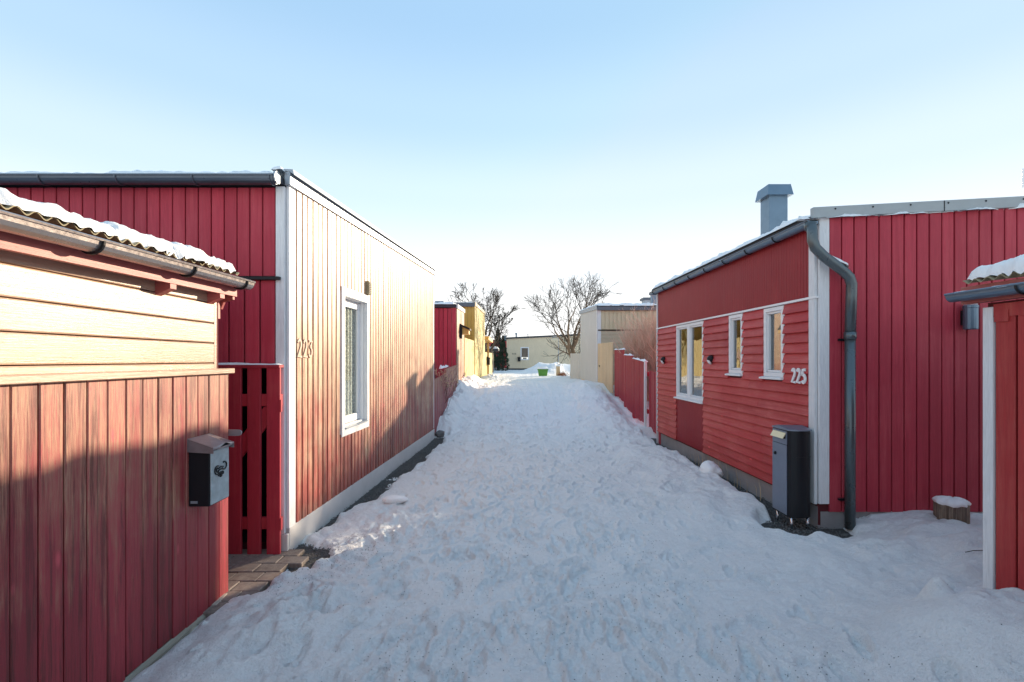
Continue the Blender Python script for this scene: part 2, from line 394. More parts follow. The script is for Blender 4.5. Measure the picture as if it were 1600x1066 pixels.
def snow_slab(parent, F, L, W, th, name='snow_layer', res=.05, edge=.08, seed=1, wave=0, slope=0.0, mat=None, amp=.35, rag=.03):
    nx = max(3, int(L/res)); ny = max(3, int(W/res))
    nx = min(nx, 420); ny = min(ny, 90)
    xs = np.linspace(0, L, nx+1); ys = np.linspace(0, W, ny+1)
    X, Y = np.meshgrid(xs, ys, indexing='ij')
    rg = rag*fbm(X*6+seed, Y*6, seed, 3)
    if wave: rg = rg + .006*np.cos(X*2*math.pi/wave)
    d = np.minimum.reduce([X, L-X, Y, W-Y])
    t = np.clip(d/edge, 0, 1)
    hh = th*np.sqrt(np.clip(1-(1-t)**2, 0, 1))*(1+amp*fbm(X*4+seed*3, Y*4, seed+5, 4)) 
    Yw = Y-rg*(1-Y/W)
    if wave: hh = hh - .024*(.5-.5*np.cos(X*2*math.pi/wave+1.0*vnoise(X*4, X*0, 3)))*(1-np.clip(Y/.05, 0, 1))*(.7+.6*vnoise(X*7, X*0, 5))
    hh = hh + ((.011 if wave else min(.25*th, .014))*fbm(X*24, Y*24, seed+8, 3) + (.012*fbm(X*9, Y*9, seed+18, 3) if wave else 0))*np.clip(d/.02, 0, 1)
    Z = hh + slope*Yw
    Y = Yw
    n = (nx+1)*(ny+1); idx = np.arange(n).reshape(nx+1, ny+1)
    # pull edge rows inward where ragged
    mb = MB(); mb.v = [tuple(p) for p in np.stack([X.ravel(), Y.ravel(), Z.ravel()], 1)]
    q = np.stack([idx[:-1, :-1], idx[1:, :-1], idx[1:, 1:], idx[:-1, 1:]], -1).reshape(-1, 4)
    mb.f = [tuple(int(i) for i in r) for r in q]
    return mb.build(name, mat or M['snow'], parent, F, smooth=True, recalc=False, kind='stuff')
def half_gutter(mb, L, r, n=8, F=None, thk=.004):
    """open half round gutter along x, centre at origin, opening up"""
    pts = [(0, r*math.cos(a), r*math.sin(a)) for a in [math.pi+math.pi*i/n for i in range(n+1)]]
    inn = [(0, (r-thk)*math.cos(a), (r-thk)*math.sin(a)) for a in [2*math.pi-math.pi*i/n for i in range(n+1)]]
    mb.prism(pts+inn, (L, 0, 0), F)
    mb.tube([(0, -r, .004), (L, -r, .004)], .008, 6, F)
    # end stops
    for x in (0, L-.004):
        mb.prism([(x, p[1], p[2]) for p in pts], (.004, 0, 0), F)
    return mb
def ribbon(mb, pts, wid, th, M_=None):
    """flat stroke in the xz plane, extruded towards -y"""
    P = [Vector((a, 0, b)) for a, b in pts]; L_ = []; R_ = []
    for i, p in enumerate(P):
        t = (P[min(i+1, len(P)-1)]-P[max(i-1, 0)]).normalized(); nrm = Vector((-t.z, 0, t.x))
        ww = wid if not hasattr(wid, '__len__') else wid[i]
        L_.append(p+nrm*ww/2); R_.append(p-nrm*ww/2)
    n = len(P); v = [q for q in L_]+[q for q in R_]; v += [q+Vector((0, -th, 0)) for q in v]
    f = []
    for i in range(n-1):
        a, b, c, d = i, i+1, n+i+1, n+i
        f += [(a, b, c, d), (2*n+a, 2*n+d, 2*n+c, 2*n+b), (a, 2*n+a, 2*n+b, b), (d, c, 2*n+c, 2*n+d)]
    f += [(0, n, 3*n, 2*n), (n-1, 3*n-1, 4*n-1, 2*n-1)]
    return mb.poly(v, f, M_)
def arc(cx, cz, r, a0, a1, n=8, sx=1): return [(cx+sx*r*math.cos(R(a0+(a1-a0)*i/n)), cz+r*math.sin(R(a0+(a1-a0)*i/n))) for i in range(n+1)]
DIG = {'2': [arc(.5, .72, .25, 160, -35, 9, 1.2)+[(.15, .06), (.95, .06)]],
       '3': [[(.18, .92), (.80, .92), (.45, .60)]+arc(.45, .33, .26, 80, -150, 9, 1.3)],
       '5': [[(.88, .95), (.34, .95), (.27, .56)]+arc(.48, .33, .27, 110, -150, 9, 1.25)],
       '1': [[(.25, .75), (.55, .97), (.55, .03)]], '4': [[(.65, .0), (.65, .97), (.12, .3), (.95, .3)]]}
def digits(text, parent, F, w_, h_, mat, th=.012, stroke=.16, pitch=None):
    pitch = pitch or w_*1.12
    for i, ch in enumerate(text):
        mb = MB()
        for st in DIG[ch]: ribbon(mb, [(a*w_, b*h_) for a, b in st], stroke*h_, th)
        mb.build('digit', mat, parent, F @ T3(i*pitch, 0, 0), bevel=0, recalc=True)

# ------------------------------------------------------------------ terrain
TY = [-60, 9, 10, 11, 12, 13, 14, 15.6, 20, 26, 40, 500]; TZ = [0, 0, .05, .14, .29, .46, .60, .69, .72, .70, .70, .70]
def terr(y): return np.interp(y, TY, TZ)
lw_x = lambda y: -2.1073+.04545*y           # alley wall of the left house
rw_x = lambda y: 3.0411-.02667*y            # alley wall of the right house
def snow_h(x, y):
    h = terr(y)+.022
    n = fbm(x*1.3, y*1.3, 3, 4); n2 = fbm(x*5, y*5, 11, 3)
    pathm = sst(-1.75, -1.2, x)*(1-sst(1.5, 2.0, x))
    h = h+(.008+.010*(1-pathm))*n+.006*n2*(1-.5*pathm)+.022*fbm(x*2.6, y*2.2, 29, 3)*(1-pathm)
    crumb = sst(-.25, .45, fbm(x*.9+4, y*.9, 41, 3))
    h = h+(.35+.65*crumb)*(.0050*fbm(x*10, y*10, 51, 2)-.008*np.abs(fbm(x*17, y*17, 57, 2))*(.4+pathm)+.0034*vnoise(x*36, y*36, 61))*(1-.6*sst(2.2, 2.6, x))
    # left gravel strip beside the house
    wl = sst(3.7, 4.7, y)*(1-sst(9.6, 10.1, y))
    ed = lw_x(y)+.06+.22*sst(4.3, 5.6, y)+.05*fbm(x*2, y*4, 21, 4)
    h = h-.085*wl*(1-sst(ed-.03, ed+.05, x))
    # bare ground and paving round the gate
    g = ((x+2.0)/.56)**2+((y-3.62)/.52)**2
    h = h-.070*(1-sst(.6, 1.25, g+.75*n2+.6*n))
    # left fence foot: mound with a narrow gap at the boards
    h = h+.05*np.exp(-((x+1.55)/.3)**2)*(1-sst(2.7, 3.2, y))*(1+.6*n)-.05*(1-sst(-1.96, -1.86, x))*(1-sst(3.0, 3.2, y))*sst(2.0,2.3,y)
    h = h+.06*np.exp(-((x+1.25)/.35)**2-((y-2.85)/.35)**2)*(1+n2)
    # small clods left of centre
    h = h+.035*np.exp(-((x+1.2)/.45)**2-((y-4.55)/.3)**2)*(1+1.2*n2)
    # right bank beside the right house
    yb = sst(4.2, 5.2, y)*(1-sst(15.0, 16.5, y)); wx = rw_x(np.clip(y, 4, 9.2))
    e2 = wx-.27+.06*fbm(x*1.5, y*2.2, 31, 3)-.05*sst(7, 5, y)
    amp = (.10+.05*fbm(y*1.1, y*0+3, 5, 2)+.17*sst(8.8, 11, y))
    top = sst(1.35, 2.15, x+.12*n)*(1-.25*sst(2.2, 2.8, x))
    h = h+amp*yb*top
    near = 1-sst(9.2, 9.7, y)
    h = h-(amp+.12)*yb*near*sst(e2-.03, e2+.06, x)*(1-sst(3.05, 3.3, x))
    # sag in front of the stepped fence
    h = h-.16*sst(9.7, 10.2, y)*(1-sst(13, 14.5, y))*sst(2.35, 2.75, x)
    # cleared ring round the post box
    g = ((x-2.80)/.42)**2+((y-4.46)/.36)**2
    h = h-.11*(1-sst(.6, 1.25, g+.15*n2))
    # yard in front of the right facade
    ya = sst(3.0, 3.5, x)*(1-sst(4.3, 4.55, y)*0)
    h = h+.065*ya*(1-sst(4.6, 5.0, y))*(1+.5*n)*sst(2.3,3.3,y)
    h = h+.05*np.exp(-((x-3.3)/.7)**2-((y-3.6)/.35)**2)*(1+1.4*n)
    h = h-.05*np.exp(-((x-3.75)/.22)**2-((y-3.75)/.12)**2)
    # heap beside the right shed
    h = h+(.29*np.exp(-(np.abs(x-3.0)/.88)**4.5-(np.abs(y-2.14)/.66)**3.5))*(1+.22*n+.05*n2)
    h = h+.05*np.exp(-((x-1.9)/.5)**2-((y-2.5)/.25)**2)
    # left bank past the house
    yl = sst(9.3, 10.2, y)*(1-sst(17.5, 20, y))
    h = h+(.27+.05*n)*yl*(1-sst(-1.62, -1.15, x+.12*n))+.03*yl*n2*(1-sst(-1.4,-.8,x))
    rgh = sst(1.35, 1.7, x)*(1-sst(2.5, 2.75, x))*sst(4.6, 5.4, y)*(1-sst(15, 16.5, y))
    h = h+rgh*(.038*(.4-np.abs(fbm(x*2.6, y*1.9, 71, 3)))+.016*fbm(x*8, y*7, 73, 3))
    rl = sst(9.6, 10.4, y)*(1-sst(17, 19, y))*(1-sst(-1.2, -.7, x))
    h = h+rl*(.05*(.5-np.abs(fbm(x*2.6, y*1.7, 75, 3)))+.015*fbm(x*8, y*7, 77, 3))
    yr = sst(2.2, 2.8, x)*(1-sst(4.2, 4.6, y))
    h = h+yr*(.022*fbm(x*4.5, y*6, 79, 3)+.007*fbm(x*14, y*14, 81, 2))
    h = h+.10*np.exp(-(np.abs(x-2.455)/.045)**3-(np.abs(y-2.70)/.07)**2.5)+.07*np.exp(-((x-2.53)/.07)**2-((y-2.72)/.07)**2)+.03*np.exp(-((x-2.62)/.08)**2-((y-2.75)/.09)**2)
    # far heaps
    h = h+.62*np.exp(-((x-2.1)/1.3)**2-((y-30)/2.0)**2)*(1+.25*n)+.35*np.exp(-((x-3.6)/1.2)**2-((y-31)/2)**2)
    h = h+.16*np.exp(-((x+1.15)/.35)**2-((y-21.2)/1.4)**2)*(1+.6*n2)
    # gardens
    h = h+.10*sst(3.3, 3.8, x)*sst(9.3, 10, y)+.12*(1-sst(-2.4, -1.9, x))*sst(9.6, 10, y)
    onpath = sst(-1.5, -1.2, x)*(1-sst(2.0, 2.3, x))
    h = np.maximum(h, np.where(onpath > .5, terr(y)+.004, -9))
    return h
def prints(X, Y, Z, xs, ys):
    r = random.Random(5)
    def stamp(cx, cy, ang, a, b, depth, rim):
        m = 2.2*a
        i0, i1 = np.searchsorted(ys, (cy-m, cy+m)); j0, j1 = np.searchsorted(xs, (cx-m, cx+m))
        if i1 <= i0 or j1 <= j0: return
        x = X[i0:i1, j0:j1]-cx; y = Y[i0:i1, j0:j1]-cy
        u = (x*math.cos(ang)+y*math.sin(ang))/b; v = (-x*math.sin(ang)+y*math.cos(ang))/a
        d = np.sqrt(u*u+v*v+.35*u*u*v)
        Z[i0:i1, j0:j1] += -depth*(1-sst(.8, 1.0, d))*(.8+.4*np.sin(v*9+cx*7)**2)+rim*np.exp(-((d-1.15)/.18)**2)
    for k in range(1900):
        y = 1.1+20*r.random()**1.4; x = r.gauss(.15, .95)
        if x < -1.5 or x > 1.9: continue
        stamp(x, y, r.gauss(0, .45)+(math.pi if r.random() < .5 else 0), r.uniform(.11, .15), r.uniform(.04, .055), r.uniform(.007, .022), r.uniform(.003, .009))
    for k in range(150):                        # irregular hollows
        x = r.uniform(-1.6, 4.2); y = r.uniform(1.2, 5.5); s = r.uniform(.05, .13)
        stamp(x, y, r.random()*3, s, s*r.uniform(.5, .9), r.uniform(.006, .022), r.uniform(0, .006))
    for k in range(160):                        # clods
        x = r.gauss(-.9, .6); y = r.uniform(2.2, 5.0); s = r.uniform(.02, .06)
        stamp(x, y, r.random()*3, s, s*.8, -r.uniform(.006, .018), 0)
    # tyre arcs
    for (cx, cy, rad, a0, a1) in ((-3.2, 7.2, 2.4, -25, 30), (-3.3, 7.2, 2.65, -25, 20), (3.6, 1.5, 3.1, 120, 170), (1.5, -1.0, 4.2, 80, 118), (1.5, -1.0, 4.35, 80, 118)):
        d = np.hypot(X-cx, Y-cy)-rad; a = np.degrees(np.arctan2(Y-cy, X-cx))
        msk = sst(a0, a0+8, a)*(1-sst(a1-8, a1, a))
        Z += msk*(-.012*np.exp(-(d/.035)**2)+.006*np.exp(-((d-.07)/.03)**2))
    for xc in (-.75, .85):                      # long wheel ruts
        d = X-(xc+.12*np.sin(Y*.45+xc)); Z += (-.010*np.exp(-(d/.09)**2)+.006*np.exp(-((np.abs(d)-.16)/.05)**2))*sst(2.2, 5, Y)
def seq(*segs):
    out = []
    for a, b, s in segs: out += list(np.arange(a, b-1e-9, s))
    out.append(segs[-1][1]); return np.array(out)
xs = seq((-300, -40, 20), (-40, -8, 2), (-8, -2.4, .25), (-2.4, 3.4, .0125), (3.4, 6, .035), (6, 12, .3), (12, 40, 2), (40, 300, 20))
ys = seq((-60, -4, 4), (-4, .9, .25), (.9, 5, .0125), (5, 7, .018), (7, 12, .03), (12, 24, .07), (24, 60, .5), (60, 600, 30))
X, Y = np.meshgrid(xs, ys); Z = snow_h(X, Y); prints(X, Y, Z, xs, ys)
_p = (X > -1.2) & (X < 2.2) & (Y > 1)
Z = np.where(_p, np.maximum(Z, terr(Y)-.010), Z)
def grid_obj(name, X, Y, Z, mat):
    ny, nx = X.shape; me = bpy.data.meshes.new(name)
    me.vertices.add(nx*ny); me.vertices.foreach_set('co', np.stack([X, Y, Z], -1).astype(np.float32).ravel())
    idx = np.arange(nx*ny).reshape(ny, nx)
    q = np.stack([idx[:-1, :-1], idx[:-1, 1:], idx[1:, 1:], idx[1:, :-1]], -1).reshape(-1, 4); nf = len(q)
    me.loops.add(nf*4); me.loops.foreach_set('vertex_index', q.ravel().astype(np.int32))
    me.polygons.add(nf); me.polygons.foreach_set('loop_start', np.arange(0, nf*4, 4, dtype=np.int32))
    me.polygons.foreach_set('use_smooth', np.ones(nf, bool)); me.update(calc_edges=True); me.validate()
    me.materials.append(mat); o = bpy.data.objects.new(name, me); COL.objects.link(o); reg(o, None, Matrix()); o['kind'] = 'structure'; return o
grid_obj('snowy_path', X, Y, Z, M['snow_path'])
def surf(x, y):
    j = min(max(np.searchsorted(xs, x), 1), len(xs)-1); i = min(max(np.searchsorted(ys, y), 1), len(ys)-1)
    return float(Z[i, j])
gx = seq((-4, 6.5, .12),); gy = seq((.5, 16, .12),); GX, GY = np.meshgrid(gx, gy)
grid_obj('gravel_ground', GX, GY, terr(GY)-.034+.010*fbm(GX*3, GY*3, 9, 3), M['gravel'])

# ================================================================== LEFT HOUSE (223)
LH = thing('wooden_house', 'red house numbered 223 with worn, glare-pale side wall and one narrow white window', 'house', (-1.93, 3.883, 0))
FS, LS = frame((lw_x(3.883), 3.883), (lw_x(9.4), 9.4))           # alley side
ztS = lambda u: 3.05+.0475*u
win = (.98, 1.84, .80, 2.36)                                      # rough opening u0,u1,z0,z1
winu0 = 4.91-3.883; winu1 = 5.71-3.883
op = (winu0+.075, winu1-.06, .85, 2.30)
sw = wall_backing(FS, LS, -.25, ztS, M['groove_worn'], LH, [op], name='side_wall')
vboards(sw, FS, .112, LS-.05, .0985, .185, lambda u: ztS(u)+.02, M['worn_glare_wall'], gap=.020, th=.028, openings=[(winu0+.02, winu1-.02, .80, 2.34)])
MB().box(.0, -.026, .0, .108, 0, 3.05).build('corner_trim', M['white_trim'], LH, FS @ T3(0, 0, .13), bevel=.003)
MB().box(LS-.046, -.026, 0, LS, 0, 3.05).build('corner_trim', M['white_trim'], LH, FS @ T3(0, 0, .2), bevel=.003)
MB().box(.0, -.03, -.25, LS+.02, .002, .182).build('plinth', M['concrete_w'], LH, FS, bevel=.004)
# verge flashing with rivets
vf = MB().prism([(-.03, 0, 3.06), (LS+.03, 0, ztS(LS)+.01), (LS+.03, 0, ztS(LS)+.13), (-.03, 0, 3.175)], (0, -.05, 0)).build('verge_flashing', M['zinc_l'], LH, FS, bevel=.006)
MB().prism([(-.03, -.05, 3.17), (-.03, -.085, 3.145), (-.03, -.075, 3.19), (-.03, .1, 3.20)], (LS+.06, 0, .262)).build('flashing_fold', M['zinc_l'], vf, FS)
mer = MB().lathe([(.008, 0), (.006, .004), (.001, .006)], 6).mesh('rivet', M['black'])
for i in range(14):
    u = .12+i*.41
    inst('rivet', mer, vf, FS @ T3(u, -.052, 3.12+.0475*u) @ RX(R(90)))
# window
wn = MB()
for a in ((winu0, -.03, 2.29, winu1, 0, 2.385), (winu0, -.03, .77, winu1, 0, .855), (winu0, -.03, .855, winu0+.08, 0, 2.29), (winu1-.065, -.03, .855, winu1, 0, 2.29)): wn.box(a[0], -.042, a[2], a[3], .004, a[5])
wn = wn.build('window', M['white_trim'], LH, FS, bevel=.004)
s_ = MB()
for a in ((op[0], op[0]+.012, .85, 2.30), (op[1]-.012, op[1], .85, 2.30)): s_.box(a[0]+.001, 0.005, a[2], a[1]-.001, .075, a[3])
s_.box(op[0]+.014, .005, 2.285, op[1]-.014, .11, 2.298); s_.box(op[0]+.014, .005, .852, op[1]-.014, .11, .872)
s_.build('frame', M['white'], wn, FS)
s_ = MB(); a, b = op[0]+.016, op[1]-.016
for q in ((a, .88, b, .96), (a, 2.20, b, 2.28), (a, .961, a+.06, 2.199), (b-.075, .961, b, 2.199)): s_.box(q[0], .045, q[1], q[2], .078, q[3])
s_.build('sash', M['white'], wn, FS, bevel=.004)
MB().box(a+.05, .062, .95, b-.06, .066, 2.21).build('pane', M['glass_clear'], wn, FS)
MB().box(op[0]+.01, -.055, .845, op[1]-.01, .08, .86).build('sill', M['zinc_l'], wn, FS)
lc = MB()
for i in range(15):
    u0 = op[0]+i*.045; lc.box(max(u0, op[0]+.015), .082+.008*(i % 2), .875, min(u0+.045, op[1]-.015), .085+.008*(i % 2), 2.28)
lc.build('lace_curtain', M['lace'], LH, FS)
# wall vent above window
v = MB().box(0, -.045, 0, .10, 0, .16).build('wall_vent', M['corr'], LH, FS @ T3(winu1-.09, -.022, 2.40), bevel=.004)
for k in range(6): MB().box(.008, -.052, .02+k*.022, .092, -.046, .032+k*.022).build('vent_slat', M['stone_l'], v, FS @ T3(winu1-.09, -.022, 2.40))
hn = MB().box(.0, -.0, .0, .01, .001, .01)
digits('223', LH, FS @ T3(.115, -.024, 1.615), .085, .165, M['digit_wood'], th=.014, stroke=.13, pitch=.098)
# front
FF, LF = frame((-9.0, 3.883), (-1.931, 3.883))
gx0, gx1 = LF-.98, LF-.06
fw = wall_backing(FF, LF-.005, -.05, 3.04, M['red_dark'], LH, [(gx0, gx1, 0.0, 1.52)], name='front_wall')
vboards(fw, FF, LF-4.4, LF-.078, .109, 2.30, 3.04, M['red_facade'], gap=.009)
vboards(fw, FF, LF-4.4, LF-.078, .130, 0.1, 2.262, M['red_facade'], gap=.014, openings=[(gx0, gx1+.3, 0, 1.56)])
MB().box(0, -.022, .1, LF-4.41, 0, 3.04).build('cladding', M['red_facade'], fw, FF)
MB().box(LF-.074, -.028, .14, LF+.001, 0, 3.05).build('corner_trim', M['white_trim'], LH, FF, bevel=.003)
MB().box(LF-3.0, -.06, 2.265, LF-.03, .0, 2.29).build('drip_strip', M['black'], LH, FF)
MB().box(LF-.08, -.034, -.2, LF+.028, -.001, .138).build('corner_block', M['concrete_w'], LH, FF, bevel=.004)
# dark store room seen through the gate
st = MB(); st.box(gx0-.01, 1.4, 0, gx1+.01, 1.45, 1.6); st.box(gx0-.05, .165, 0, gx0-.01, 1.4, 1.6); st.box(gx1+.01, .165, 0, gx1+.03, 1.4, 1.6); st.box(gx0, .165, 1.55, gx1, 1.4, 1.6); st.box(gx0, .165, -.03, gx1, 1.4, .0)
st.build('store_room', M['dark_in'], LH, FF)
# hidden walls and roof
FB, LB = frame((lw_x(9.4), 9.4), (-9.0, 9.4)); wall_backing(FB, LB, -.1, 3.31, M['red_facade'], LH, name='rear_wall')
FW, LW = frame((-9.0, 9.4), (-9.0, 3.883)); wall_backing(FW, LW, -.1, lambda u: 3.31-.0475*u, M['red_facade'], LH, name='end_wall')
rf = MB().prism([(-9.1, 3.80, 3.06), (-1.94, 3.80, 3.06), (-1.70, 9.42, 3.33), (-9.1, 9.42, 3.33)], (0, 0, .05)).build('roof', M['roofing'], LH)
ang = math.atan(.0475)
snow_slab(rf, T3(-9.1, 3.76, 3.105) @ RX(ang), 7.12, 5.6, .05, seed=4, edge=.05, rag=.0, amp=.15)
gt = half_gutter(MB(), 7.1, .055).build('gutter', M['gutter'], LH, T3(-9.05, 3.76, 3.085), smooth=False)
for i in range(12):
    x = -8.8+i*.62
    MB().tube([(0, .06*math.cos(t), .06*math.sin(t)) for t in [math.pi+math.pi*k/8 for k in range(9)]], .006, 5).build('gutter_bracket', M['gutter'], gt, T3(x, 3.76, 3.085))
cap = MB().tube([(0, 0, 0), (.02, .0, .0)], .05, 10).build('gutter_end', M['zinc_l'], gt, T3(-1.955, 3.76, 3.085))
snow_slab(LH, T3(-2.01, 3.76, 3.165), .09, .3, .035, 'snow_tuft', res=.015, edge=.04, seed=9)

# ================================================================== LEFT FENCE, SHED, GATE, MAILBOX
def fx(y): return -1.912-.0278*y
fen = thing('board_fence', 'tall worn red board fence with bare cap rail carrying a steel mailbox', 'fence', (fx(3.18), 3.18, 0))
FL, LL = frame((fx(-1.6), -1.6), (fx(3.18), 3.18))
me_b = board_mesh(.103, .022, M['worn_glare_fence'], 'board')
n = round(LL/.1085); p = LL/n
for i in range(n):
    zb = random.uniform(-.008, .012)
    inst('board', me_b, fen, FL @ T3(p*(i+.5), random.uniform(-.005, 0), zb) @ RZ(random.uniform(-.012, .012)) @ Matrix.Diagonal((1, 1, 1.505-zb, 1)))
MB().box(0, .0, .35, LL-.02, .04, .45).box(0, 0, 1.2, LL-.02, .04, 1.3).build('rail', M['red_dark'], fen, FL)
MB().box(0, .0, -.05, LL-.01, .012, 1.50).build('backing', M['red_dark'], fen, FL)
MB().box(-.1, -.055, 1.505, LL+.02, .15, 1.54).build('cap_rail', M['glare_bare_h'], fen, FL, bevel=.004)
MB().box(LL-.1, .013, -.05, LL-.012, .12, 1.503).build('post', M['worn_glare_fence'], fen, FL)
for a, b in ((1.5, LL-1.05), (LL-1.04, LL-.22)):
    MB().tube([(a, -.012, -.035), ((a+b)/2, -.017, -.032), (b, -.012, -.035)], .036, 7).build('sill_log', M['weather'], fen, FL, bevel=0)
fs_ = MB().box(-.09, -.05, -.04, .09, .05, .03).build('foot_stone', M['stone_l'], fen, FL @ T3(LL-.12, -.015, -.02) @ RZ(.1), bevel=.02)
lt = MB().box(0, -.006, -.018, .05, .002, .018).prism([(.05+.018*math.sin(a), -.006, .018*math.cos(a)) for a in [math.pi*k/6 for k in range(7)]], (0, .008, 0))
lt.build('latch_plate', M['zinc_l'], fen, T3(fx(3.2)+.0, 3.215, 1.09) @ Matrix.Diagonal((1.4, 1, 1.2, 1)))
# shed
def sx_(y): return -2.031-.0278*y
sh = thing('garden_shed', 'shed of glare-pale horizontal planks under snowy corrugated roof, behind the left foreground fence', 'shed', (sx_(3.23), 3.23, 0))
FH, LHH = frame((sx_(-1.6), -1.6), (sx_(3.23), 3.23))
sb = wall_backing(FH, LHH, .0, 2.12, M['red_dark'], sh, name='side_wall', th=.08)
for k in range(7):
    z0 = 1.30+k*.1385
    for (a, b) in (((0, 2.93), (2.933, LHH)) if k == 1 else ((0, LHH),)):
        prof = [(0, 0, 0), (0, -.020, .002), (0, -.022, .008), (0, -.022, .128), (0, -.018, .134), (0, 0, .135)]
        MB().prism(prof, (b-a-.002, 0, 0)).build('plank', M['glare_bare_h'], sb, FH @ T3(a, random.uniform(-.002, 0), z0 if z0+.134 < 2.28 else z0))
MB().box(LHH-.02, -.024, 1.0, LHH+.005, 0, 2.1).build('corner_trim', M['glare_bare_h'], sh, FH)
FE, LE = frame((-4.6, 3.23), (sx_(3.23), 3.23))
wall_backing(FE, LE, 0, lambda u: 2.3-.06*u/LE*0, M['red_dark'], sh, name='end_wall_frame', th=.06)
FEb, _ = frame((sx_(3.23), 3.232), (-4.6, 3.232))
vboards(sh, FEb @ T3(0, 0, 0), 0.01, LE, .11, .05, 2.12, M['red_v'], name='end_board', th=.018)
# eave: fascia, rafter tails, gutter, corrugated sheet, snow
esl = .018                                                     # slight rise of the eave towards the gate
Fe = FH @ RY(-math.atan(esl)) @ T3(0, 0, -.055)
MB().box(0, -.115, 2.02, LHH+.13, -.085, 2.13).build('fascia', M['pink'], sh, Fe)
MB().box(0, -.085, 2.07, LHH+.08, .03, 2.085).build('soffit', M['pink'], sh, Fe)
for u in (.3, 1.3, 2.3, 3.3, 4.3, LHH-.06):
    MB().prism([(0, -.11, 1.99), (0, .0, 1.94), (0, .0, 2.07), (0, -.11, 2.07)], (.05, 0, 0)).build('rafter_tail', M['pink'], sh, Fe @ T3(u, 0, 0))
MB().prism([(0, -.085, 2.00), (0, -.02, 1.98), (0, .0, 1.93), (0, .35, 1.93), (0, .35, 2.12), (0, -.085, 2.12)], (.022, 0, 0)).build('barge_board', M['pink'], sh, Fe @ T3(LHH+.13, 0, 0))
MB().box(LHH+.005, .0, 1.86, LHH+.12, .03, 2.0).build('bracket_block', M['pink'], sh, Fe)
g2 = half_gutter(MB(), LHH+.17, .052).build('gutter', M['gutter_l'], sh, Fe @ T3(0, -.17, 2.125))
for u in (.5, 1.35, 2.2, 2.98, 3.72, 4.35, 4.90):
    MB().tube([(0, .058*math.cos(t), .058*math.sin(t)) for t in [math.pi+math.pi*k/10 for k in range(11)]]+[(0, .058, .03)], .007, 5).build('gutter_bracket', M['black'], g2, Fe @ T3(u, -.17, 2.125))
def corrugated(parent, F, L, W, pitch=.076, amp=.012, slope=.2, name='corrugated_sheet'):
    n = int(L/pitch)*8; pts = []
    for i in range(n+1):
        u = L*i/n; z = amp*math.cos(2*math.pi*u/pitch); pts.append((u, z))
    mb = MB()
    vv = [(u, 0, z) for u, z in pts]+[(u, W, z+slope*W) for u, z in pts]+[(u, 0, z-.006) for u, z in pts]
    k = n+1
    mb.poly(vv, [(i, i+1, k+i+1, k+i) for i in range(n)]+[(i, 2*k+i, 2*k+i+1, i+1) for i in range(n)])
    return mb.build(name, M['corr'], parent, F, smooth=False, recalc=True)
co = corrugated(sh, Fe @ T3(0, -.15, 2.18), LHH+.10, 2.3, slope=.12)
snow_slab(co, Fe @ T3(0, -.158, 2.188), LHH+.08, 2.2, .062, seed=12, res=.0125, edge=.09, wave=.076, slope=.12, amp=.22, rag=.02)
MB().prism([(0, -.16, 2.11), (0, .9, 2.24), (0, .9, 2.20), (0, -.16, 2.07)], (.02, 0, 0)).build('roof_batten', M['pink'], sh, Fe @ T3(LHH+.11, 0, 0))
# gate
gt_y = 3.80
ga = thing('garden_gate', 'red slatted gate with diagonal brace between the worn fence and house 223', 'gate', (-2.4, gt_y, 0))
slx = [(420, 438), (389.4, 409.8), (359.5, 380)]
cw = .1085; me_s = board_mesh(cw, .022, M['red_v'], 'slat')
xg = (428.8-805)/720*gt_y
for k in range(6):
    inst('slat', me_s, ga, T3(xg-k*.1593, gt_y, -.005+.01*random.random()) @ Matrix.Diagonal((1, 1, 1.535, 1)))
x0, x1 = xg-5*.1593-.05, xg+.053
MB().box(x0, gt_y, 1.215, x1, gt_y+.035, 1.315).build('rail', M['red_v'], ga, bevel=.003)
MB().box(x0, gt_y, .20, x1, gt_y+.035, .297).build('rail', M['red_v'], ga, bevel=.003)
MB().prism([(x0+.05, gt_y+.003, .30), (x0+.17, gt_y+.003, .30), (x1-.02, gt_y+.003, 1.17), (x1-.02, gt_y+.003, 1.21), (x1-.14, gt_y+.003, 1.21)], (0, .028, 0)).build('brace', M['red_v'], ga)
MB().box(x0-.02, gt_y-.035, 1.532, x1+.003, gt_y+.045, 1.556).build('cap_board', M['red_v'], ga, bevel=.003)
snow_slab(ga, T3(x0, gt_y-.03, 1.557), x1-x0, .07, .012, 'snow_strip', res=.02, edge=.02, seed=2)
for z in (1.22, .25):
    MB().box(x1+.001, gt_y-.028, z-.05, x1+.015, gt_y-.005, z+.05).build('hinge', M['red_v'], ga)
# mailbox on the fence
mbx = thing('mailbox', 'weathered steel mailbox with posthorn ornament, hung on the fence beside the slatted gate', 'mailbox', (-1.99, 2.86, .72))
FM, _ = frame((fx(2.767)+.026, 2.767), (fx(2.97)+.026, 2.97))
MB().box(0, -.125, .715, .19, 0, 1.07).build('body', M['black'], mbx, FM, bevel=.004)
MB().box(.004, -.132, .722, .186, -.1255, 1.045).build('front_panel', M['steel_dull'], mbx, FM, bevel=.002)
lid = MB().poly([(-.012, 0, 1.125), (.202, 0, 1.125), (.202, -.155, 1.07), (.202-.05, -.165, 1.066), (.038, -.165, 1.066), (-.012, -.155, 1.07), (.095, -.05, 1.135), (.095, -.165, 1.085)],
     [(0, 5, 6), (5, 4, 7, 6), (7, 3, 2, 6), (6, 2, 1), (0, 6, 1)])
lid.prism([(-.012, 0, 1.123), (-.012, -.155, 1.068), (-.012, -.155, 1.035), (-.012, 0, 1.045)], (.004, 0, 0)).prism([(.198, 0, 1.123), (.198, -.155, 1.068), (.198, -.155, 1.035), (.198, 0, 1.045)], (.004, 0, 0))
